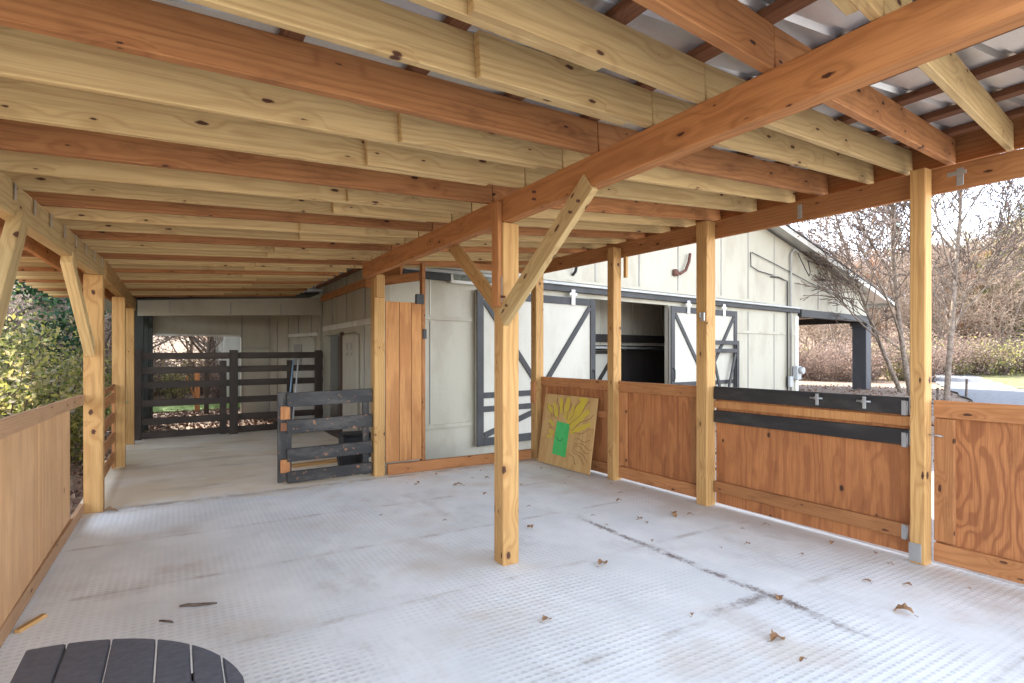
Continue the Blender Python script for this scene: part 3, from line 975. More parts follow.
wd = MB().box((-.03, 1.74, .97), (.04, .98, 1.92), None, .003).build('white_door', M_white, barn, MA)
mb = MB()
for dy in (-.13, .13): mb.box((-.055, 1.74 + dy, 1.72), (.012, .10, .12), None, .002).box((-.055, 1.74 + dy, 1.58), (.012, .06, .06), None, .002)
mb.build('vent_holes', M_batten, wd, MA)

# ------------------------------------------------------------------ rear shed past the fence
rs = root('rear_shed', 'cream painted rear shed with a wide opening past the dark fence', 'shed', (1, 14.4, 0))
MR = Matrix()
mb = MB()
mb.prism([(-.62, 2.30), (2.72, 2.43), (2.72, zraft(2.72) - .02), (-.62, zraft(-.62) - .02)], 12.62, 12.68)
mb.build('header_board', M_white, rs, MR)
for x in (-.1, .95, 1.9):
    MB().box((x, 12.612, 2.5), (.02, .016, .26), None, .001).build('batten', M_batten, rs, MR)
mb = MB()
mb.prism([(-.60, 2.02), (1.44, 2.02), (1.44, -.1), (2.2, -.1), (2.2, 2.75), (-.60, 2.62)], 16.0, 16.08)
mb.build('end_wall', M_white, rs, MR)
for x in (1.46, 2.12): MB().box((x, 15.99, 1.3), (.03, .02, 2.7), None, .001).build('batten', M_batten, rs, MR)
MB().box((1.8, 15.985, 1.72), (.66, .025, .05), None, .002).build('trim_board', M_batten, rs, MR)
MB().box((.42, 15.985, 2.04), (2.0, .03, .05), None, .002).build('trim_board', M_trimwhite, rs, MR)
mb = MB(); mb.beam((2.16, 15.98, 1.3), (2.74, 12.7, 1.3), 2.8, .06); sw = mb.build('side_wall', M_white, rs, MR)
def swp(t, z, off=.04):
    return (2.16 + .58 * t - off, 15.98 - 3.28 * t, z)
for t in (.18, .42, .62, .86): board('batten', swp(t, .1), swp(t, 2.5), .035, .02, M_batten, rs, up=(0, 1, 0))
mb = MB(); mb.beam(swp(.45, 2.02, .06), swp(.97, 2.02, .06), .07, .03); mb.build('door_rail', M_trimwhite, rs, MR)
mb = MB(); mb.beam(swp(.5, 1.0, .05), swp(.92, 1.0, .05), 1.9, .03); sdo = mb.build('side_door', M_whitedoor, rs, MR)
mb = MB(); mb.beam(swp(.58, 1.55, .09), swp(.72, 1.55, .09), .5, .012); mb.build('door_panel', M_batten, sdo, MR)
for x, y in ((-.60, 12.75), (-.58, 14.3), (-.55, 15.9)):
    board('post', (x, y, -.05), (x, y, 2.5), .15, .15, M_dkgreen, rs, up=(0, 1, 0))
board('eave_rail', (-.66, 12.7, 2.28), (-.66, 16.1, 2.28), .12, .04, M_dkgreen, rs)
board('corner_trim', (-.50, 15.85, 0), (-.50, 15.85, 2.2), .05, .03, M_trimwhite, rs, up=(0, 1, 0))
mb = MB(); mb.prism([(-1.5, 2.60), (2.8, 2.96), (2.8, 3.0), (-1.5, 2.64)], 12.72, 16.3); mb.build('roof', M_roof, rs, MR)
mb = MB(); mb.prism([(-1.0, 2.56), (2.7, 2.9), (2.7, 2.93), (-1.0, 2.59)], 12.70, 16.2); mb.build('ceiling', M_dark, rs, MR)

# fence post and brace in the yard behind
o = board('yard_post', (.72, 17.6, -.1), (.72, 17.6, 1.15), .14, .12, M_fence); tag(o, 'short dark fence post standing in the yard behind the rear shed', 'post')
yb = root('braced_gate_post', 'reddish brown gate post with a slanting brace in the rear yard', 'post', (.45, 18.4, 0))
board('upright', (.52, 18.4, -.1), (.52, 18.4, 1.05), .13, .10, M_rail, yb, up=(1, 0, 0))
board('slanting_brace', (.50, 18.35, .2), (.25, 18.35, .95), .09, .04, M_rail, yb, up=(0, 1, 0))

# pale outbuilding behind
ob = root('white_outbuilding', 'small white outbuilding with a sloping roof edge beyond the rear yard', 'outbuilding', (3.2, 26, 0))
mb = MB(); mb.prism([(1.45, -.2), (6, -.2), (6, 3.3), (3.7, 4.1), (1.45, 3.3)], 25.0, 25.1); mb.build('wall', M_whitedoor, ob, MR)
MB().box((1.43, 27.5, 1.5), (.1, 5, 3.6)).build('wall', M_whitedoor, ob, MR)
mb = MB(); mb.beam((1.1, 24.8, 3.1), (3.7, 24.8, 4.12), .16, .5, (0, 0, 1)); mb.beam((3.7, 24.8, 4.12), (6.3, 24.8, 3.1), .16, .5, (0, 0, 1)); mb.build('roof', M_trimwhite, ob, MR)
MB().box((1.55, 24.93, 1.5), (.20, .1, 3.4)).build('corner_trim', M_trimwhite, ob, MR)
for x in (2.05, 2.6):
    fwn = MB().box((x, 24.97, 1.85), (.38, .05, .5)).build('window', M_trimwhite, ob, MR)
    MB().box((x, 24.94, 1.85), (.28, .02, .4)).build('pane', simple('dark_pane', (.05, .055, .06), (.09, .1, .11), 3, .15), fwn, MR)

# ------------------------------------------------------------------ painted board
pb = root('painted_board', 'yellow and green child painted plywood board leaning on the half wall', 'painting', (4.62, 6.3, 0))
A_, B_ = Vector((4.56, 6.86, .012)), Vector((4.61, 5.72, .012))
xdir = (B_ - A_).normalized()
leanv = Vector((.15, .0, 1.0)).normalized()
yn = leanv.cross(xdir).normalized()
zdir = xdir.cross(yn).normalized()
Wb, Hb = (B_ - A_).length, 1.0
MP = Matrix((xdir, yn, zdir)).transposed().to_4x4(); MP.translation = A_


def mat_board():
    t = NT('painted_plywood')
    P = t.n('ShaderNodeTexCoord').outputs['Object']
    n = t.noise(t.vmath('MULTIPLY', P, (4, 4, 1.2)), 1, 3)
    s = t.math('SINE', t.math('MULTIPLY', n, 30))
    fib = t.noise(t.vmath('MULTIPLY', P, (120, 120, 5)), 1, 2)
    c = t.mix(t.ramp(s, -.5, 1, 0, .5), (.52, .33, .13), (.40, .21, .075))
    c = t.mix(t.ramp(fib, .45, .8, 0, .4), c, (.36, .18, .08))
    return t.fin(c, .6)


M_pb = mat_board()
MB().box((Wb / 2, 0, Hb / 2), (Wb, .016, Hb), None, .002).build('board', M_pb, pb, MP)


def brush(name, a, b, dens=.46):
    t = NT(name)
    P = t.n('ShaderNodeTexCoord').outputs['Object']
    n = t.noise(t.vmath('MULTIPLY', P, (9, 9, 5)), 1, 5, .7)
    return t.fin(t.mix(t.ramp(n, .35, .65), a, b), .5)


M_yel = brush('yellow_paint', (.56, .42, .03), (.50, .36, .06))
M_grn = brush('green_paint', (.05, .40, .09), (.07, .46, .13))
M_pen = brush('brown_pen', (.16, .07, .03), (.26, .12, .05))
# the sheet front faces -y in board space? choose the side towards the room
FS = -1 if (MP.to_3x3() @ Vector((0, -1, 0))).x < 0 else 1
yo = FS * .0105


def flat(name, polys, mat, par, off=0.0):
    mb = MB()
    for poly in polys:
        mb.prism(poly, yo + FS * (off + .0005), yo + FS * (off - .002))
    return mb.build(name, mat, par, MP)


def sx(u): return u * Wb if FS * 1 != 99 else u


rays = []
rr = random.Random(9)
cx_, cz_ = .42, .42
for ang, l0, l1, w in ((100, .32, .54, .05), (118, .30, .52, .06), (82, .26, .56, .07), (66, .24, .50, .03), (52, .22, .74, .085), (38, .22, .66, .06), (22, .2, .62, .05), (146, .22, .36, .035), (170, .18, .30, .05), (186, .2, .32, .03), (132, .4, .58, .05), (60, .62, .80, .10)):
    a = R(ang); d = Vector((math.cos(a), math.sin(a))); nn = Vector((-d.y, d.x))
    pts_l, pts_r = [], []
    for i in range(6):
        q = l0 + (l1 - l0) * i / 5
        ww = w * .78 * (.55 + .45 * math.sin(math.pi * (i + .6) / 6)) * (1 + .2 * rr.uniform(-1, 1))
        c0 = Vector((cx_ * Wb, cz_ * Hb)) + d * q
        pts_l.append(c0 + nn * ww); pts_r.append(c0 - nn * ww)
    poly = [(min(Wb - .01, max(.01, p.x)), min(Hb - .012, max(.01, p.y))) for p in pts_l + pts_r[::-1]]
    rays.append(poly)
flat('yellow_rays', rays, M_yel, pb)
pens = []
for ang, l0, l1 in ((108, .3, .56), (125, .28, .52), (74, .26, .5), (45, .24, .74), (30, .24, .72), (14, .25, .66), (0, .3, .6), (-14, .3, .62), (-28, .3, .62), (-40, .3, .5), (156, .24, .36), (92, .30, .54), (59, .28, .6), (135, .36, .6), (-8, .3, .68), (-22, .3, .66)):
    a = R(ang); d = Vector((math.cos(a), math.sin(a))); nn = Vector((-d.y, d.x))
    pp = []
    for side in (1, -1):
        rng = range(7) if side == 1 else range(6, -1, -1)
        for i in rng:
            q = l0 + (l1 - l0) * i / 6
            c0 = Vector((cx_ * Wb, cz_ * Hb)) + d * q + nn * (.02 * math.sin(i * 1.3 + ang)) + nn * side * .0035
            pp.append((min(Wb - .008, max(.008, c0.x)), min(Hb - .01, max(.008, c0.y))))
    pens.append(pp)
flat('pen_lines', pens, M_pen, pb, .0012)
gx0, gx1, gz0, gz1 = .265 * Wb, .55 * Wb, .16, .625
gp = flat('green_paper', [[(gx0 + .02, gz0), (gx1 - .005, gz0 - .012), (gx1 + .01, gz1 - .02), (gx0 + .05, gz1), (gx0 + .035, .4)]], M_grn, pb, .002)
sm_ = []
for i in range(9):
    pass
arc = [(gx0 + .075 + .16 * i / 8, .40 - .05 * math.sin(math.pi * i / 8)) for i in range(9)]
smile = arc + [(x, z + .012) for x, z in arc[::-1]]
flat('smile', [smile], brush('dark_green_pen', (.02, .13, .04), (.03, .17, .05)), gp, .0035)
MB_o = None

# ------------------------------------------------------------------ slatted round table
tb = root('slatted_table', 'dark grey slatted outdoor table with a rounded edge in the foreground', 'table', (-.17, 2.25, 0))
M_poly = simple('grey_poly_lumber', (.095, .10, .115), (.125, .13, .145), 30, .5)
tc_, tr_, tz = Vector((-.50, 2.0)), .705, .50
edges = [-.48, -.355, -.213, -.064, .048, .142, .2]
for a, b in zip(edges, edges[1:]):
    a2, b2 = a + .0035, b - .0035
    mbt = MB()
    top = []
    xs = [a2 + (b2 - a2) * i / 4 for i in range(5)]
    def hy(x): return math.sqrt(max(.0, tr_ ** 2 - (x - tc_.x) ** 2))
    poly = [(x, tc_.y + hy(x)) for x in xs] + [(x, tc_.y - hy(x)) for x in xs[::-1]]
    lo = [mbt.bm.verts.new((x, y, tz - .028)) for x, y in poly]; hi = [mbt.bm.verts.new((x, y, tz)) for x, y in poly]
    n = len(poly)
    mbt.bm.faces.new(lo[::-1]); tf = mbt.bm.faces.new(hi)
    for i in range(n): mbt.bm.faces.new((lo[i], lo[(i + 1) % n], hi[(i + 1) % n], hi[i]))
    bmesh.ops.recalc_face_normals(mbt.bm, faces=mbt.bm.faces)
    bmesh.ops.bevel(mbt.bm, geom=list(tf.edges), offset=.004, segments=2, affect='EDGES')
    mbt.build('slat', M_poly, tb, Matrix())
for x0, x1, y in ((-.46, .10, 1.75), (-.46, .10, 2.25)):
    board('batten', (x0, y, tz - .052), (x1, y, tz - .052), .045, .06, M_poly, tb)
for dx, dy in ((.08, -.25), (.50, -.25), (.08, .25), (.50, .25)):
    board('leg', (tc_.x + dx, tc_.y + dy, .0), (tc_.x + dx * .9, tc_.y + dy * .85, tz - .075), .08, .03, M_poly, tb, up=(0, 1, 0))

# ------------------------------------------------------------------ dry leaves and bits on the floor
def leaf_mesh(seed, size):
    r = random.Random(seed)
    mb = MB()
    n = 7
    L, Wd = size, size * r.uniform(.42, .7)
    curl = r.uniform(.25, .6)
    rows = []
    for i in range(n + 1):
        u = i / n
        w = Wd * (math.sin(math.pi * min(1, u * .96 + .03)) ** .8) * (1 + .35 * ((i % 2) - .5)) * .5
        x = (u - .5) * L
        zc = size * .18 * math.sin(u * math.pi * 1.1 + r.random()) + .006
        rows.append([mb.bm.verts.new((x, s * w, zc + abs(s) * curl * w * r.uniform(.6, 1.2))) for s in (-1, -.5, 0, .5, 1)])
    for A, B in zip(rows, rows[1:]):
        for k in range(4): mb.bm.faces.new((A[k], A[k + 1], B[k + 1], B[k]))
    mb.tube([(-L * .5, 0, .008), (-L * .72, .01, .006)], .0015, 4)
    return mb


leaf_pts = [((3.83, 1.72), .12, 'largest curled tan leaf on the mats near the right post'), ((3.35, 2.22), .11, 'curled orange brown leaf sitting on the dark floor joint'), ((2.87, 1.91), .10, 'brown leaf lying alone in the foreground left of the dark joint'),
            ((2.90, 6.12), .13, 'brown leaf clump on the floor in front of the timber sill'), ((2.78, 4.31), .11, 'thin brown leaf on the mats just past the central post'), ((2.76, 3.27), .11, 'spidery twig like leaf on the mats right of the central post'),
            ((3.83, 3.99), .07, None), ((3.79, 3.86), .06, None), ((4.20, 3.90), .11, None), ((3.47, 3.47), .05, None), ((1.90, 2.76), .08, 'reddish leaf on the mats beside the dark joint'), ((2.79, 1.72), .04, None), ((4.13, 2.08), .06, None), ((4.1, 3.0), .05, None), ((4.25, 2.62), .05, None), ((3.0, 5.6), .05, None), ((2.55, 6.5), .06, None), ((3.4, 6.3), .06, None), ((3.15, 4.9), .04, None), ((4.1, 4.6), .06, None), ((4.3, 1.9), .06, None), ((3.5, 4.3), .04, None), ((2.2, 4.9), .04, None)]
for i, ((x, y), s, lab) in enumerate(leaf_pts):
    o = leaf_mesh(i, s).build('dry_leaf', M_dryleaf, None, Matrix.Translation((x, y, .001)) @ Matrix.Rotation(rnd.random() * 6.28, 4, 'Z'))
    tag(o, lab or 'tiny dry brown leaf scrap on the pale mats', 'leaf', 'dry leaves scattered on the floor')
rs_ = random.Random(31)
bits = [leaf_mesh(200 + i, .045) for i in range(4)]
bits = [b.build('dry_leaf', M_dryleaf, None) for b in bits]
for i in range(34):
    if i < 14: y = rs_.uniform(1.6, 6.6); x = xr(y) - abs(rs_.gauss(0, .28)) - .05
    elif i < 28: y = rs_.uniform(6.3, 7.0); x = rs_.uniform(2.4, 4.5)
    else: x = rs_.uniform(1.2, 4.4); y = rs_.uniform(1.8, 6)
    b = bits[i % 4]
    o = b if i < 4 else b.copy()
    if i >= 4: COL.objects.link(o)
    o.matrix_basis = Matrix.Translation((x, y, .001)) @ Matrix.Rotation(rs_.random() * 6.28, 4, 'Z') @ Matrix.Scale(rs_.uniform(.5, 1.2), 4)
    tag(o, 'tiny dry brown leaf scrap on the pale mats', 'leaf', 'dry leaves scattered on the floor')
def stick(a, b, r_, label, mat):
    pts = [Vector(a).lerp(Vector(b), i / 5) + Vector((rnd.uniform(-1, 1), rnd.uniform(-1, 1), 0)) * .006 for i in range(6)]
    o = MB().tube(pts, [r_ * .7, r_, r_ * 1.1, r_, r_ * .9, r_ * .5], 6).build('stick', mat, None)
    tag(o, label, 'stick')
stick((.02, 4.09, .012), (.22, 4.02, .012), .010, 'short dark twig on the mats behind the table', M_barkd)
stick((-.08, 3.93, .008), (-.01, 3.87, .008), .007, 'tiny grey twig on the mats just behind the table', M_barkd)
o = MB().box((0, 0, .011), (.20, .035, .022), None, .003).build('wood_scrap', M_post, None, Matrix.Translation((-.73, 4.28, 0)) @ Matrix.Rotation(R(62), 4, 'Z'))
tag(o, 'split wood offcut lying by the foot of the left wall', 'offcut')
o = leaf_mesh(71, .14).build('dry_leaf', M_dryleaf, None, Matrix.Translation((-.56, 6.9, .001)))
tag(o, 'dark leaf clump at the foot of the left yellow post', 'leaf', 'dry leaves scattered on the floor')

# ------------------------------------------------------------------ trees and plants
def quads_mesh(name, centers, size, mat, rng, fold=.25, aspect=.55, up=0.0):
    """many small folded leaves"""
    vs, fs = [], []
    for c in centers:
        s = size * rng.uniform(.6, 1.35)
        d = Vector((rng.gauss(0, 1), rng.gauss(0, 1), rng.gauss(0, 1) + up)).normalized()
        e = d.cross(Vector((rng.gauss(0, 1), rng.gauss(0, 1), rng.gauss(0, 1)))).normalized()
        n = d.cross(e)
        c = Vector(c)
        o = len(vs)
        vs += [c - d * s * .5, c + e * s * aspect * .5 + n * s * fold * .4, c + d * s * .5, c - e * s * aspect * .5 + n * s * fold * .4]
        fs += [(o, o + 1, o + 2), (o, o + 2, o + 3)]
    me = bpy.data.meshes.new(name)
    me.from_pydata([tuple(v) for v in vs], [], fs)
    me.materials.append(mat)
    return me


def branch_segments(seed, H, r0, levels=4, lean=(0, 0), spread=.55, first=.25, nkids=(5, 5, 4, 3), droop=.0, lenf=(.62, .55, .5, .5), gnarl=.12, rf=.61):
    """list of polylines (points, radii, level)"""
    rng = random.Random(seed)
    out = []

    def grow(p, d, L, r, lev):
        n = 7 if lev == 0 else (5 if lev == 1 else 4)
        pts, rs = [Vector(p)], [r]
        d = Vector(d).normalized()
        for i in range(n):
            d = (d + Vector((rng.gauss(0, 1), rng.gauss(0, 1), rng.gauss(0, .6))) * gnarl * (0.6 if lev == 0 else 1) + Vector((0, 0, .06 - droop))).normalized()
            pts.append(pts[-1] + d * L / n)
            rs.append(max(r * (1 - .78 * (i + 1) / n), .004))
        out.append((pts, rs, lev))
        if lev >= levels: return
        k = nkids[min(lev, len(nkids) - 1)]
        f0 = first if lev == 0 else .25
        for j in range(k):
            u = f0 + (1 - f0) * (j + rng.random() * .9) / k
            u = min(u, .98)
            i = min(int(u * n), n - 1); q = u * n - i
            pp = pts[i].lerp(pts[i + 1], q); rr_ = rs[i] + (rs[i + 1] - rs[i]) * q
            dd = (pts[i + 1] - pts[i]).normalized()
            side = Vector((rng.gauss(0, 1), rng.gauss(0, 1), rng.gauss(0, .5)))
            side = (side - dd * side.dot(dd)).normalized()
            nd = (dd * (1 - spread) + side * spread * rng.uniform(.75, 1.25)).normalized()
            grow(pp, nd, L * lenf[min(lev, len(lenf) - 1)] * rng.uniform(.7, 1.15) * (1.1 - .35 * u), rr_ * rng.uniform(rf - .11, rf + .11), lev + 1)

    grow((0, 0, -.2), (lean[0], lean[1], 1), H, r0, 0)
    return out


def poly_mesh(name, polys, mat, rmin=.0):
    vs, fs = [], []
    for pts, rs, lev in polys:
        n = 7 if lev == 0 else (5 if lev == 1 else 3)
        o = len(vs)
        a0 = None
        for i, p in enumerate(pts):
            d = (pts[min(i + 1, len(pts) - 1)] - pts[max(i - 1, 0)]).normalized()
            if a0 is None: a0 = Vector((1, 0, 0)) if abs(d.x) < .8 else Vector((0, 1, 0))
            a = (a0 - d * a0.dot(d)).normalized(); b = d.cross(a); a0 = a
            r_ = max(rs[i], rmin)
            for k in range(n):
                vs.append(tuple(p + (a * math.cos(6.2832 * k / n) + b * math.sin(6.2832 * k / n)) * r_))
        for i in range(len(pts) - 1):
            for k in range(n):
                fs.append((o + i * n + k, o + i * n + (k + 1) % n, o + (i + 1) * n + (k + 1) % n, o + (i + 1) * n + k))
    me = bpy.data.meshes.new(name)
    me.from_pydata(vs, [], fs)
    me.materials.append(mat)
    for p in me.polygons: p.use_smooth = True
    return me


def attach(name, me, parent):
    o = bpy.data.objects.new(name, me); COL.objects.link(o); o.parent = parent
    return o


def bare_tree(name, label, cat, loc, seed, H, r0, group=None, rmin=.004, leaves=None, nleaf=0, lsize=.08, mat_t=None, mat_c=None, rz=0, **kw):
    segs = branch_segments(seed, H, r0, **kw)
    rt_ = root(name, label, cat, loc, rz, group)
    kids = [attach('trunk', poly_mesh('trunk', [s for s in segs if s[2] <= 1], mat_t or M_bark, rmin), rt_)]
    kids.append(attach('crown', poly_mesh('crown', [s for s in segs if s[2] > 1], mat_c or M_twig, rmin), rt_))
    if leaves:
        rng = random.Random(seed + 5)
        tips = [s for s in segs if s[2] >= kw.get('levels', 4) - 1]
        cs = []
        for _ in range(nleaf):
            s = rng.choice(tips)
            p = s[0][rng.randrange(1, len(s[0]))]
            cs.append(p + Vector((rng.gauss(0, 1), rng.gauss(0, 1), rng.gauss(0, 1))) * lsize * 1.6)
        kids.append(attach('leaves', quads_mesh('leaves', cs, lsize, leaves, rng), rt_))
    return rt_, kids


def at(px, py_depth):
    """ground point under picture column px at camera depth d"""
    d = py_depth
    l = (px - 512) / 560 * d
    s, c = math.sin(YAW), math.cos(YAW)
    x, y = s * d + c * l, c * d - s * l
    return (x, y, ground_z(x, y))


# the bare trees near the right-hand post
bare_tree('bare_tree', 'tall leafless tree with a straight trunk right of the slender post', 'tree', at(946, 15.0), 24, 9.0, .075, rmin=.010, levels=4, first=.2, nkids=(34, 8, 5, 4), spread=.46, lenf=(.42, .5, .5, .5), leaves=M_dryleaf, nleaf=1500, lsize=.06, mat_t=M_bark, mat_c=M_twigd, gnarl=.055, rf=.42)
bare_tree('bare_tree', 'leaning leafless tree partly hidden behind the slender post', 'tree', at(912, 17.0), 33, 10, .08, rmin=.011, levels=4, first=.14, nkids=(24, 8, 5, 4), spread=.46, lenf=(.5, .5, .5, .5), lean=(-.16, .10), leaves=M_dryleaf, nleaf=1500, lsize=.06, mat_t=M_bark, mat_c=M_twigd, gnarl=.07, rf=.42)
bare_tree('bare_tree', 'thin leafless sapling leaning left behind the slender post', 'tree', at(903, 18.5), 57, 8.5, .075, rmin=.011, levels=4, first=.2, nkids=(20, 7, 5, 4), spread=.44, lenf=(.48, .5, .5, .5), lean=(-.42, .24), leaves=M_dryleaf, nleaf=1000, lsize=.06, mat_t=M_bark, mat_c=M_twigd, gnarl=.07, rf=.42)
# small stakes by the road
for px, d, hgt, lab in ((966, 16, .55, 'thin dark stake standing by the grey road'), (937, 14.6, .42, 'short leaning stick left of the tall bare tree')):
    x, y, z = at(px, d)
    o = MB().tube([(x, y, z - .1), (x + .05, y, z + hgt)], .03, 7).build('stake', M_barkd); tag(o, lab, 'stake')

# forest: prototypes
protos = []
rngf = random.Random(77)
GR = 'bare autumn trees on the hillside'
for i, sd_ in enumerate((101, 113, 127)):
    r_, k_ = bare_tree('woodland_tree', 'leafless pinkish brown woodland tree on the hillside', 'tree', (0, 0, 0), sd_, 11, .15, GR, rmin=.014, levels=3, first=.12, nkids=(16, 8, 6), spread=.58, lenf=(.42, .5, .55), leaves=M_tanleaf, nleaf=1500, lsize=.16, mat_t=M_bark, mat_c=M_twig)
    protos.append((r_, k_))


def cloud_tree(name, label, loc, seed, H, R_, mat, n, size, group, trunk_r=.16, low=.2, clumps=26):
    rng = random.Random(seed)
    rt_ = root(name, label, 'tree', loc, 0, group)
    segs = branch_segments(seed, H * .92, trunk_r, levels=1, first=low, nkids=(14,), spread=.7, lenf=(.36,))
    kids = [attach('trunk', poly_mesh('trunk', segs, M_barkd), rt_)]
    cl = []
    for i in range(clumps):
        u = low + (1 - low) * rng.random()
        w = R_ * math.sin(math.pi * (.18 + .8 * (u - low) / (1 - low))) ** .7
        a = rng.random() * 6.283
        q = w * rng.uniform(.25, 1)
        cl.append((Vector((math.cos(a) * q, math.sin(a) * q, u * H)), rng.uniform(.28, .5) * R_ * .62))
    cs = []
    for _ in range(n):
        c, rr_ = rng.choice(cl)
        cs.append(c + Vector((rng.gauss(0, 1), rng.gauss(0, 1), rng.gauss(0, .7))) * rr_ * .62)
    kids.append(attach('crown', quads_mesh('crown', cs, size, mat, rng), rt_))
    return rt_, kids


cp = [cloud_tree('orange_tree', 'orange leaved autumn tree on the hillside', (0, 0, 0), 5, 10, 3.2, M_orange, 5500, .2, 'orange autumn trees on the hillside'),
      cloud_tree('olive_tree_crown', 'olive green broadleaf tree among bare trees on the hillside', (0, 0, 0), 6, 11, 3.2, M_olive, 6000, .2, 'green trees on the hillside'),
      cloud_tree('pine_tree', 'dark green pine standing among the hillside trees', (0, 0, 0), 8, 13, 2.4, M_pine, 6500, .2, 'pines on the hillside')]
cp[1][0].name = 'broadleaf_tree'


def place(pr, px, d, s, rz, dz=0):
    x, y, z = at(px, d)
    return Matrix.Translation((x, y, z - .1 + dz)) @ Matrix.Rotation(rz, 4, 'Z') @ Matrix.Scale(s, 4)


used = {}
def plant(pr, px, d, s):
    M = place(pr, px, d, s, rngf.random() * 6.28)
    if id(pr[0]) not in used:
        used[id(pr[0])] = 1
        pr[0].matrix_basis = M
    else:
        copy_thing(pr[0], pr[1], M)


def plant_xy(pr, x, y, s):
    M = Matrix.Translation((x, y, ground_z(x, y) - .1)) @ Matrix.Rotation(rngf.random() * 6.28, 4, 'Z') @ Matrix.Scale(s, 4)
    if id(pr[0]) not in used:
        used[id(pr[0])] = 1
        pr[0].matrix_basis = M
    else:
        copy_thing(pr[0], pr[1], M)


for i in range(100):
    d = 33 + 40 * rngf.random() ** 1.2
    px = 770 + 300 * rngf.random()
    plant(rngf.choice(protos), px, d, rngf.uniform(.46, .72))
for px, d, k, s in ((985, 42, 0, .7), (1010, 50, 0, .75), (855, 52, 0, .75), (880, 60, 0, .8), (1000, 46, 1, .8), (1018, 38, 1, .7), (965, 58, 1, .85), (1022, 60, 2, .9), (900, 62, 2, .85), (966, 40, 2, .6), (1004, 37, 1, .75), (982, 38, 0, .7), (1030, 36, 1, .8), (868, 44, 0, .75), (1040, 48, 1, 1), (940, 50, 0, .8), (1035, 55, 0, .9)):
    plant(cp[k], px, d, s)
# woods behind the aisle and on the left
for i in range(26):
    plant_xy(rngf.choice(protos), rngf.uniform(-16, 8), rngf.uniform(31, 55), rngf.uniform(.6, 1.0))
for i in range(14):
    plant_xy(rngf.choice(protos), rngf.uniform(-26, -7), rngf.uniform(12, 34), rngf.uniform(.6, .9))
for x, y, k, s in ((-3, 36, 1, .8), (2, 40, 0, .8), (-9, 25, 2, .8), (-14, 30, 1, .8), (6, 44, 1, .8)):
    plant_xy(cp[k], x, y, s)


# shrubs: a thicket on the left bank, brush at the wood edge
def shrub(name, label, loc, seed, R_, H, mat, n, size, group=None, stems=14, cat='shrub'):
    rng = random.Random(seed)
    rt_ = root(name, label, cat, loc, 0, group)
    st = []
    for i in range(stems):
        a = rng.random() * 6.283
        p0 = Vector((math.cos(a), math.sin(a), 0)) * R_ * .3 * rng.random() + Vector((0, 0, -.15))
        tip = Vector((math.cos(a) * R_ * rng.uniform(.3, 1), math.sin(a) * R_ * rng.uniform(.3, 1), H * rng.uniform(.55, 1)))
        pts = [p0.lerp(tip, q / 4) + Vector((rng.gauss(0, 1), rng.gauss(0, 1), rng.gauss(0, 1))) * .05 * R_ * (q > 0) + Vector((0, 0, .12 * H * math.sin(q / 4 * 3.14))) for q in range(5)]
        st.append((pts, [.018, .014, .011, .008, .004], 2))
    kids = [attach('stems', poly_mesh('stems', st, M_twigd, .005), rt_)]
    cs = []
    for _ in range(n):
        s = rng.choice(st)
        q = rng.uniform(.6, 3.99); i = int(q)
        p = s[0][i].lerp(s[0][i + 1], q - i)
        cs.append(p + Vector((rng.gauss(0, 1), rng.gauss(0, 1), rng.gauss(0, .8))) * R_ * .16)
    kids.append(attach('foliage', quads_mesh('foliage', cs, size, mat, rng), rt_))
    return rt_, kids


shrub_spots = [(-2.05, 9.0, .85, 1.7), (-2.5, 11.2, 1.2, 2.0), (-1.45, 10.6, .6, 1.3), (-2.9, 9.9, 1.1, 2.2), (-1.9, 13.2, 1.0, 1.9), (-1.75, 7.9, .5, .9), (-3.3, 13.6, 1.4, 2.3), (-1.6, 15.2, .9, 1.7)]
slab = ['yellow green thicket shrub just past the left wall', 'tall pale leaved shrub on the left bank behind the nearest thicket', 'small yellowing shrub beside the left yellow post', 'broad shrub at the far left edge of the bank', 'pale shrub behind the slat fence on the left bank', 'low scrubby plant at the foot of the left bank', 'large shrub highest on the left bank', 'low shrub outside the dark green posts of the rear shed']
for i, ((x, y, R_, H), lab) in enumerate(zip(shrub_spots, slab)):
    shrub('thicket_shrub', lab, (x, y, ground_z(x, y)), 300 + i, R_, H, M_shrubleaf, 2700, .08, 'shrubs on the left bank')
cloud_tree('evergreen_tree', 'dark evergreen tree above the thicket on the left', (-3.4, 17.2, ground_z(-3.4, 17.2)), 12, 6.5, 2.4, M_evergreen, 9000, .16, None, .15, .1, 34)
cloud_tree('evergreen_tree', 'second dark evergreen tree at the far left of the bank', (-4.3, 18.6, ground_z(-4.3, 18.6)), 15, 6.0, 2.2, M_evergreen, 8000, .16, None, .15, .1, 30)
bare_tree('grey_trunk_tree', 'thick grey trunked tree left of the yellow post', 'tree', (-2.35, 18.2, ground_z(-2.35, 18.2) - .1), 44, 12, .30, levels=3, first=.4, nkids=(9, 6, 5), spread=.55, lenf=(.45, .5, .5), rmin=.008)
bare_tree('grey_trunk_tree', 'slim grey trunk beside the thicker one on the left bank', 'tree', (-2.2, 20.0, ground_z(-2.2, 20.) - .1), 46, 12, .2, levels=3, first=.4, nkids=(9, 6, 5), spread=.55, lenf=(.45, .5, .5), rmin=.008)

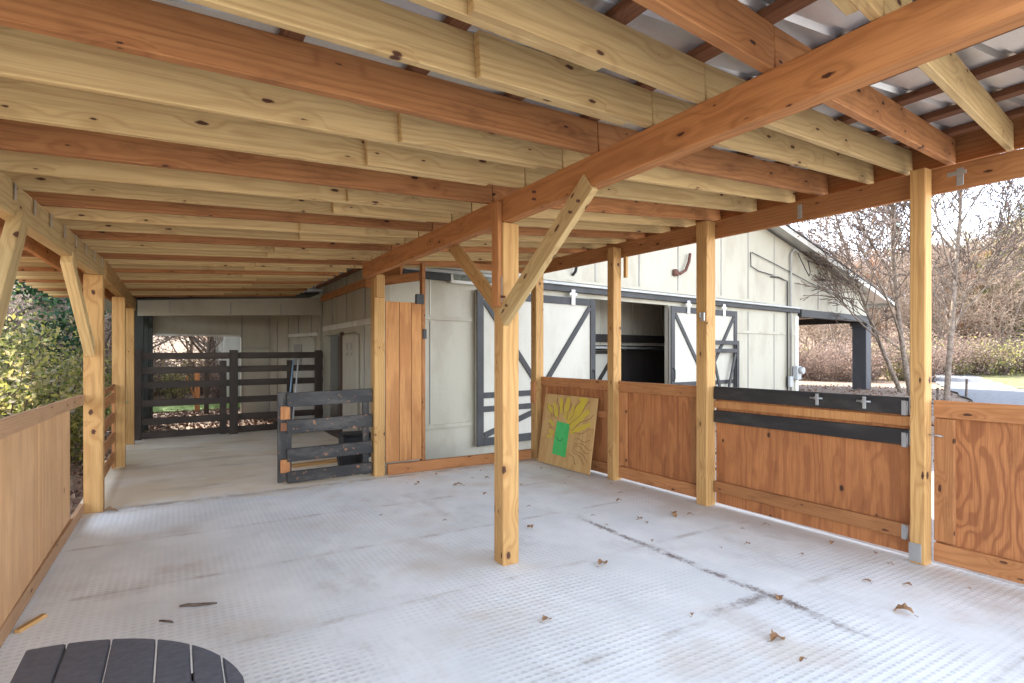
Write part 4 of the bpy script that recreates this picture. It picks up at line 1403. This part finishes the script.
br_ = [shrub('brush_shrub', 'tangled brown brush at the edge of the woods', (0, 0, 0), 500 + i, 1.6, 1.9, m, 1500, .11, 'brush along the edge of the woods', 46) for i, m in enumerate((M_tanleaf, M_tanleaf, M_shrubleaf))]
for i in range(64):
    d = 26 + 7 * rngf.random()
    px = 775 + 290 * rngf.random()
    if px > 935 and d < 29: d = rngf.uniform(29, 34)
    plant(br_[(0, 0, 1, 1, 0, 2)[i % 6]], px, d, rngf.uniform(.55, 1.15))
for i in range(30):
    plant_xy(br_[i % 3], rngf.uniform(-5, 4), rngf.uniform(22.5, 33), rngf.uniform(.6, 1.1))
for i in range(12):
    plant_xy(rngf.choice(protos), rngf.uniform(-5, 5), rngf.uniform(25, 31), rngf.uniform(.6, .9))

# road and lawn on the right
rl = [at(1110, 11.5)[:2], at(1030, 14)[:2], at(994, 18)[:2], at(968, 24)[:2], at(950, 29)[:2], at(925, 33)[:2]]
ribbon('road', rl, 2.2, M_road, 'narrow pale grey lane curving towards the woods', .05)
ll = [at(1150, 19)[:2], at(1075, 22)[:2], at(1015, 27)[:2], at(990, 31)[:2]]
ribbon('lawn', ll, 6.0, M_lawn, 'strip of yellowing lawn right of the lane', .025)
gl = [(-3.5, 19.2), (0, 19.6), (4.5, 20)]
ribbon('grass_strip', gl, 2.0, simple('green_grass', (.09, .16, .03), (.20, .27, .06), 6), 'green grass strip in the yard behind the rear shed', .03)

# leaf litter
rl_ = random.Random(8)
cs = []
for _ in range(5200):
    x, y = rl_.uniform(-4.5, -.92), rl_.uniform(1.5, 16)
    cs.append((x, y, ground_z(x, y) + .015))
for _ in range(2600):
    x, y = rl_.uniform(-.6, 3), rl_.uniform(12.7, 19)
    cs.append((x, y, ground_z(x, y) + .015))
for _ in range(4500):
    x, y = rl_.uniform(6, 24), rl_.uniform(-2, 14)
    cs.append((x, y, ground_z(x, y) + .015))
lm = quads_mesh('leaf_litter', cs, .085, M_litter, rl_, .3, .6)
o = bpy.data.objects.new('leaf_litter', lm); COL.objects.link(o)
tag(o, 'fallen brown leaves covering the ground around the shed', 'leaves', None, 'stuff')
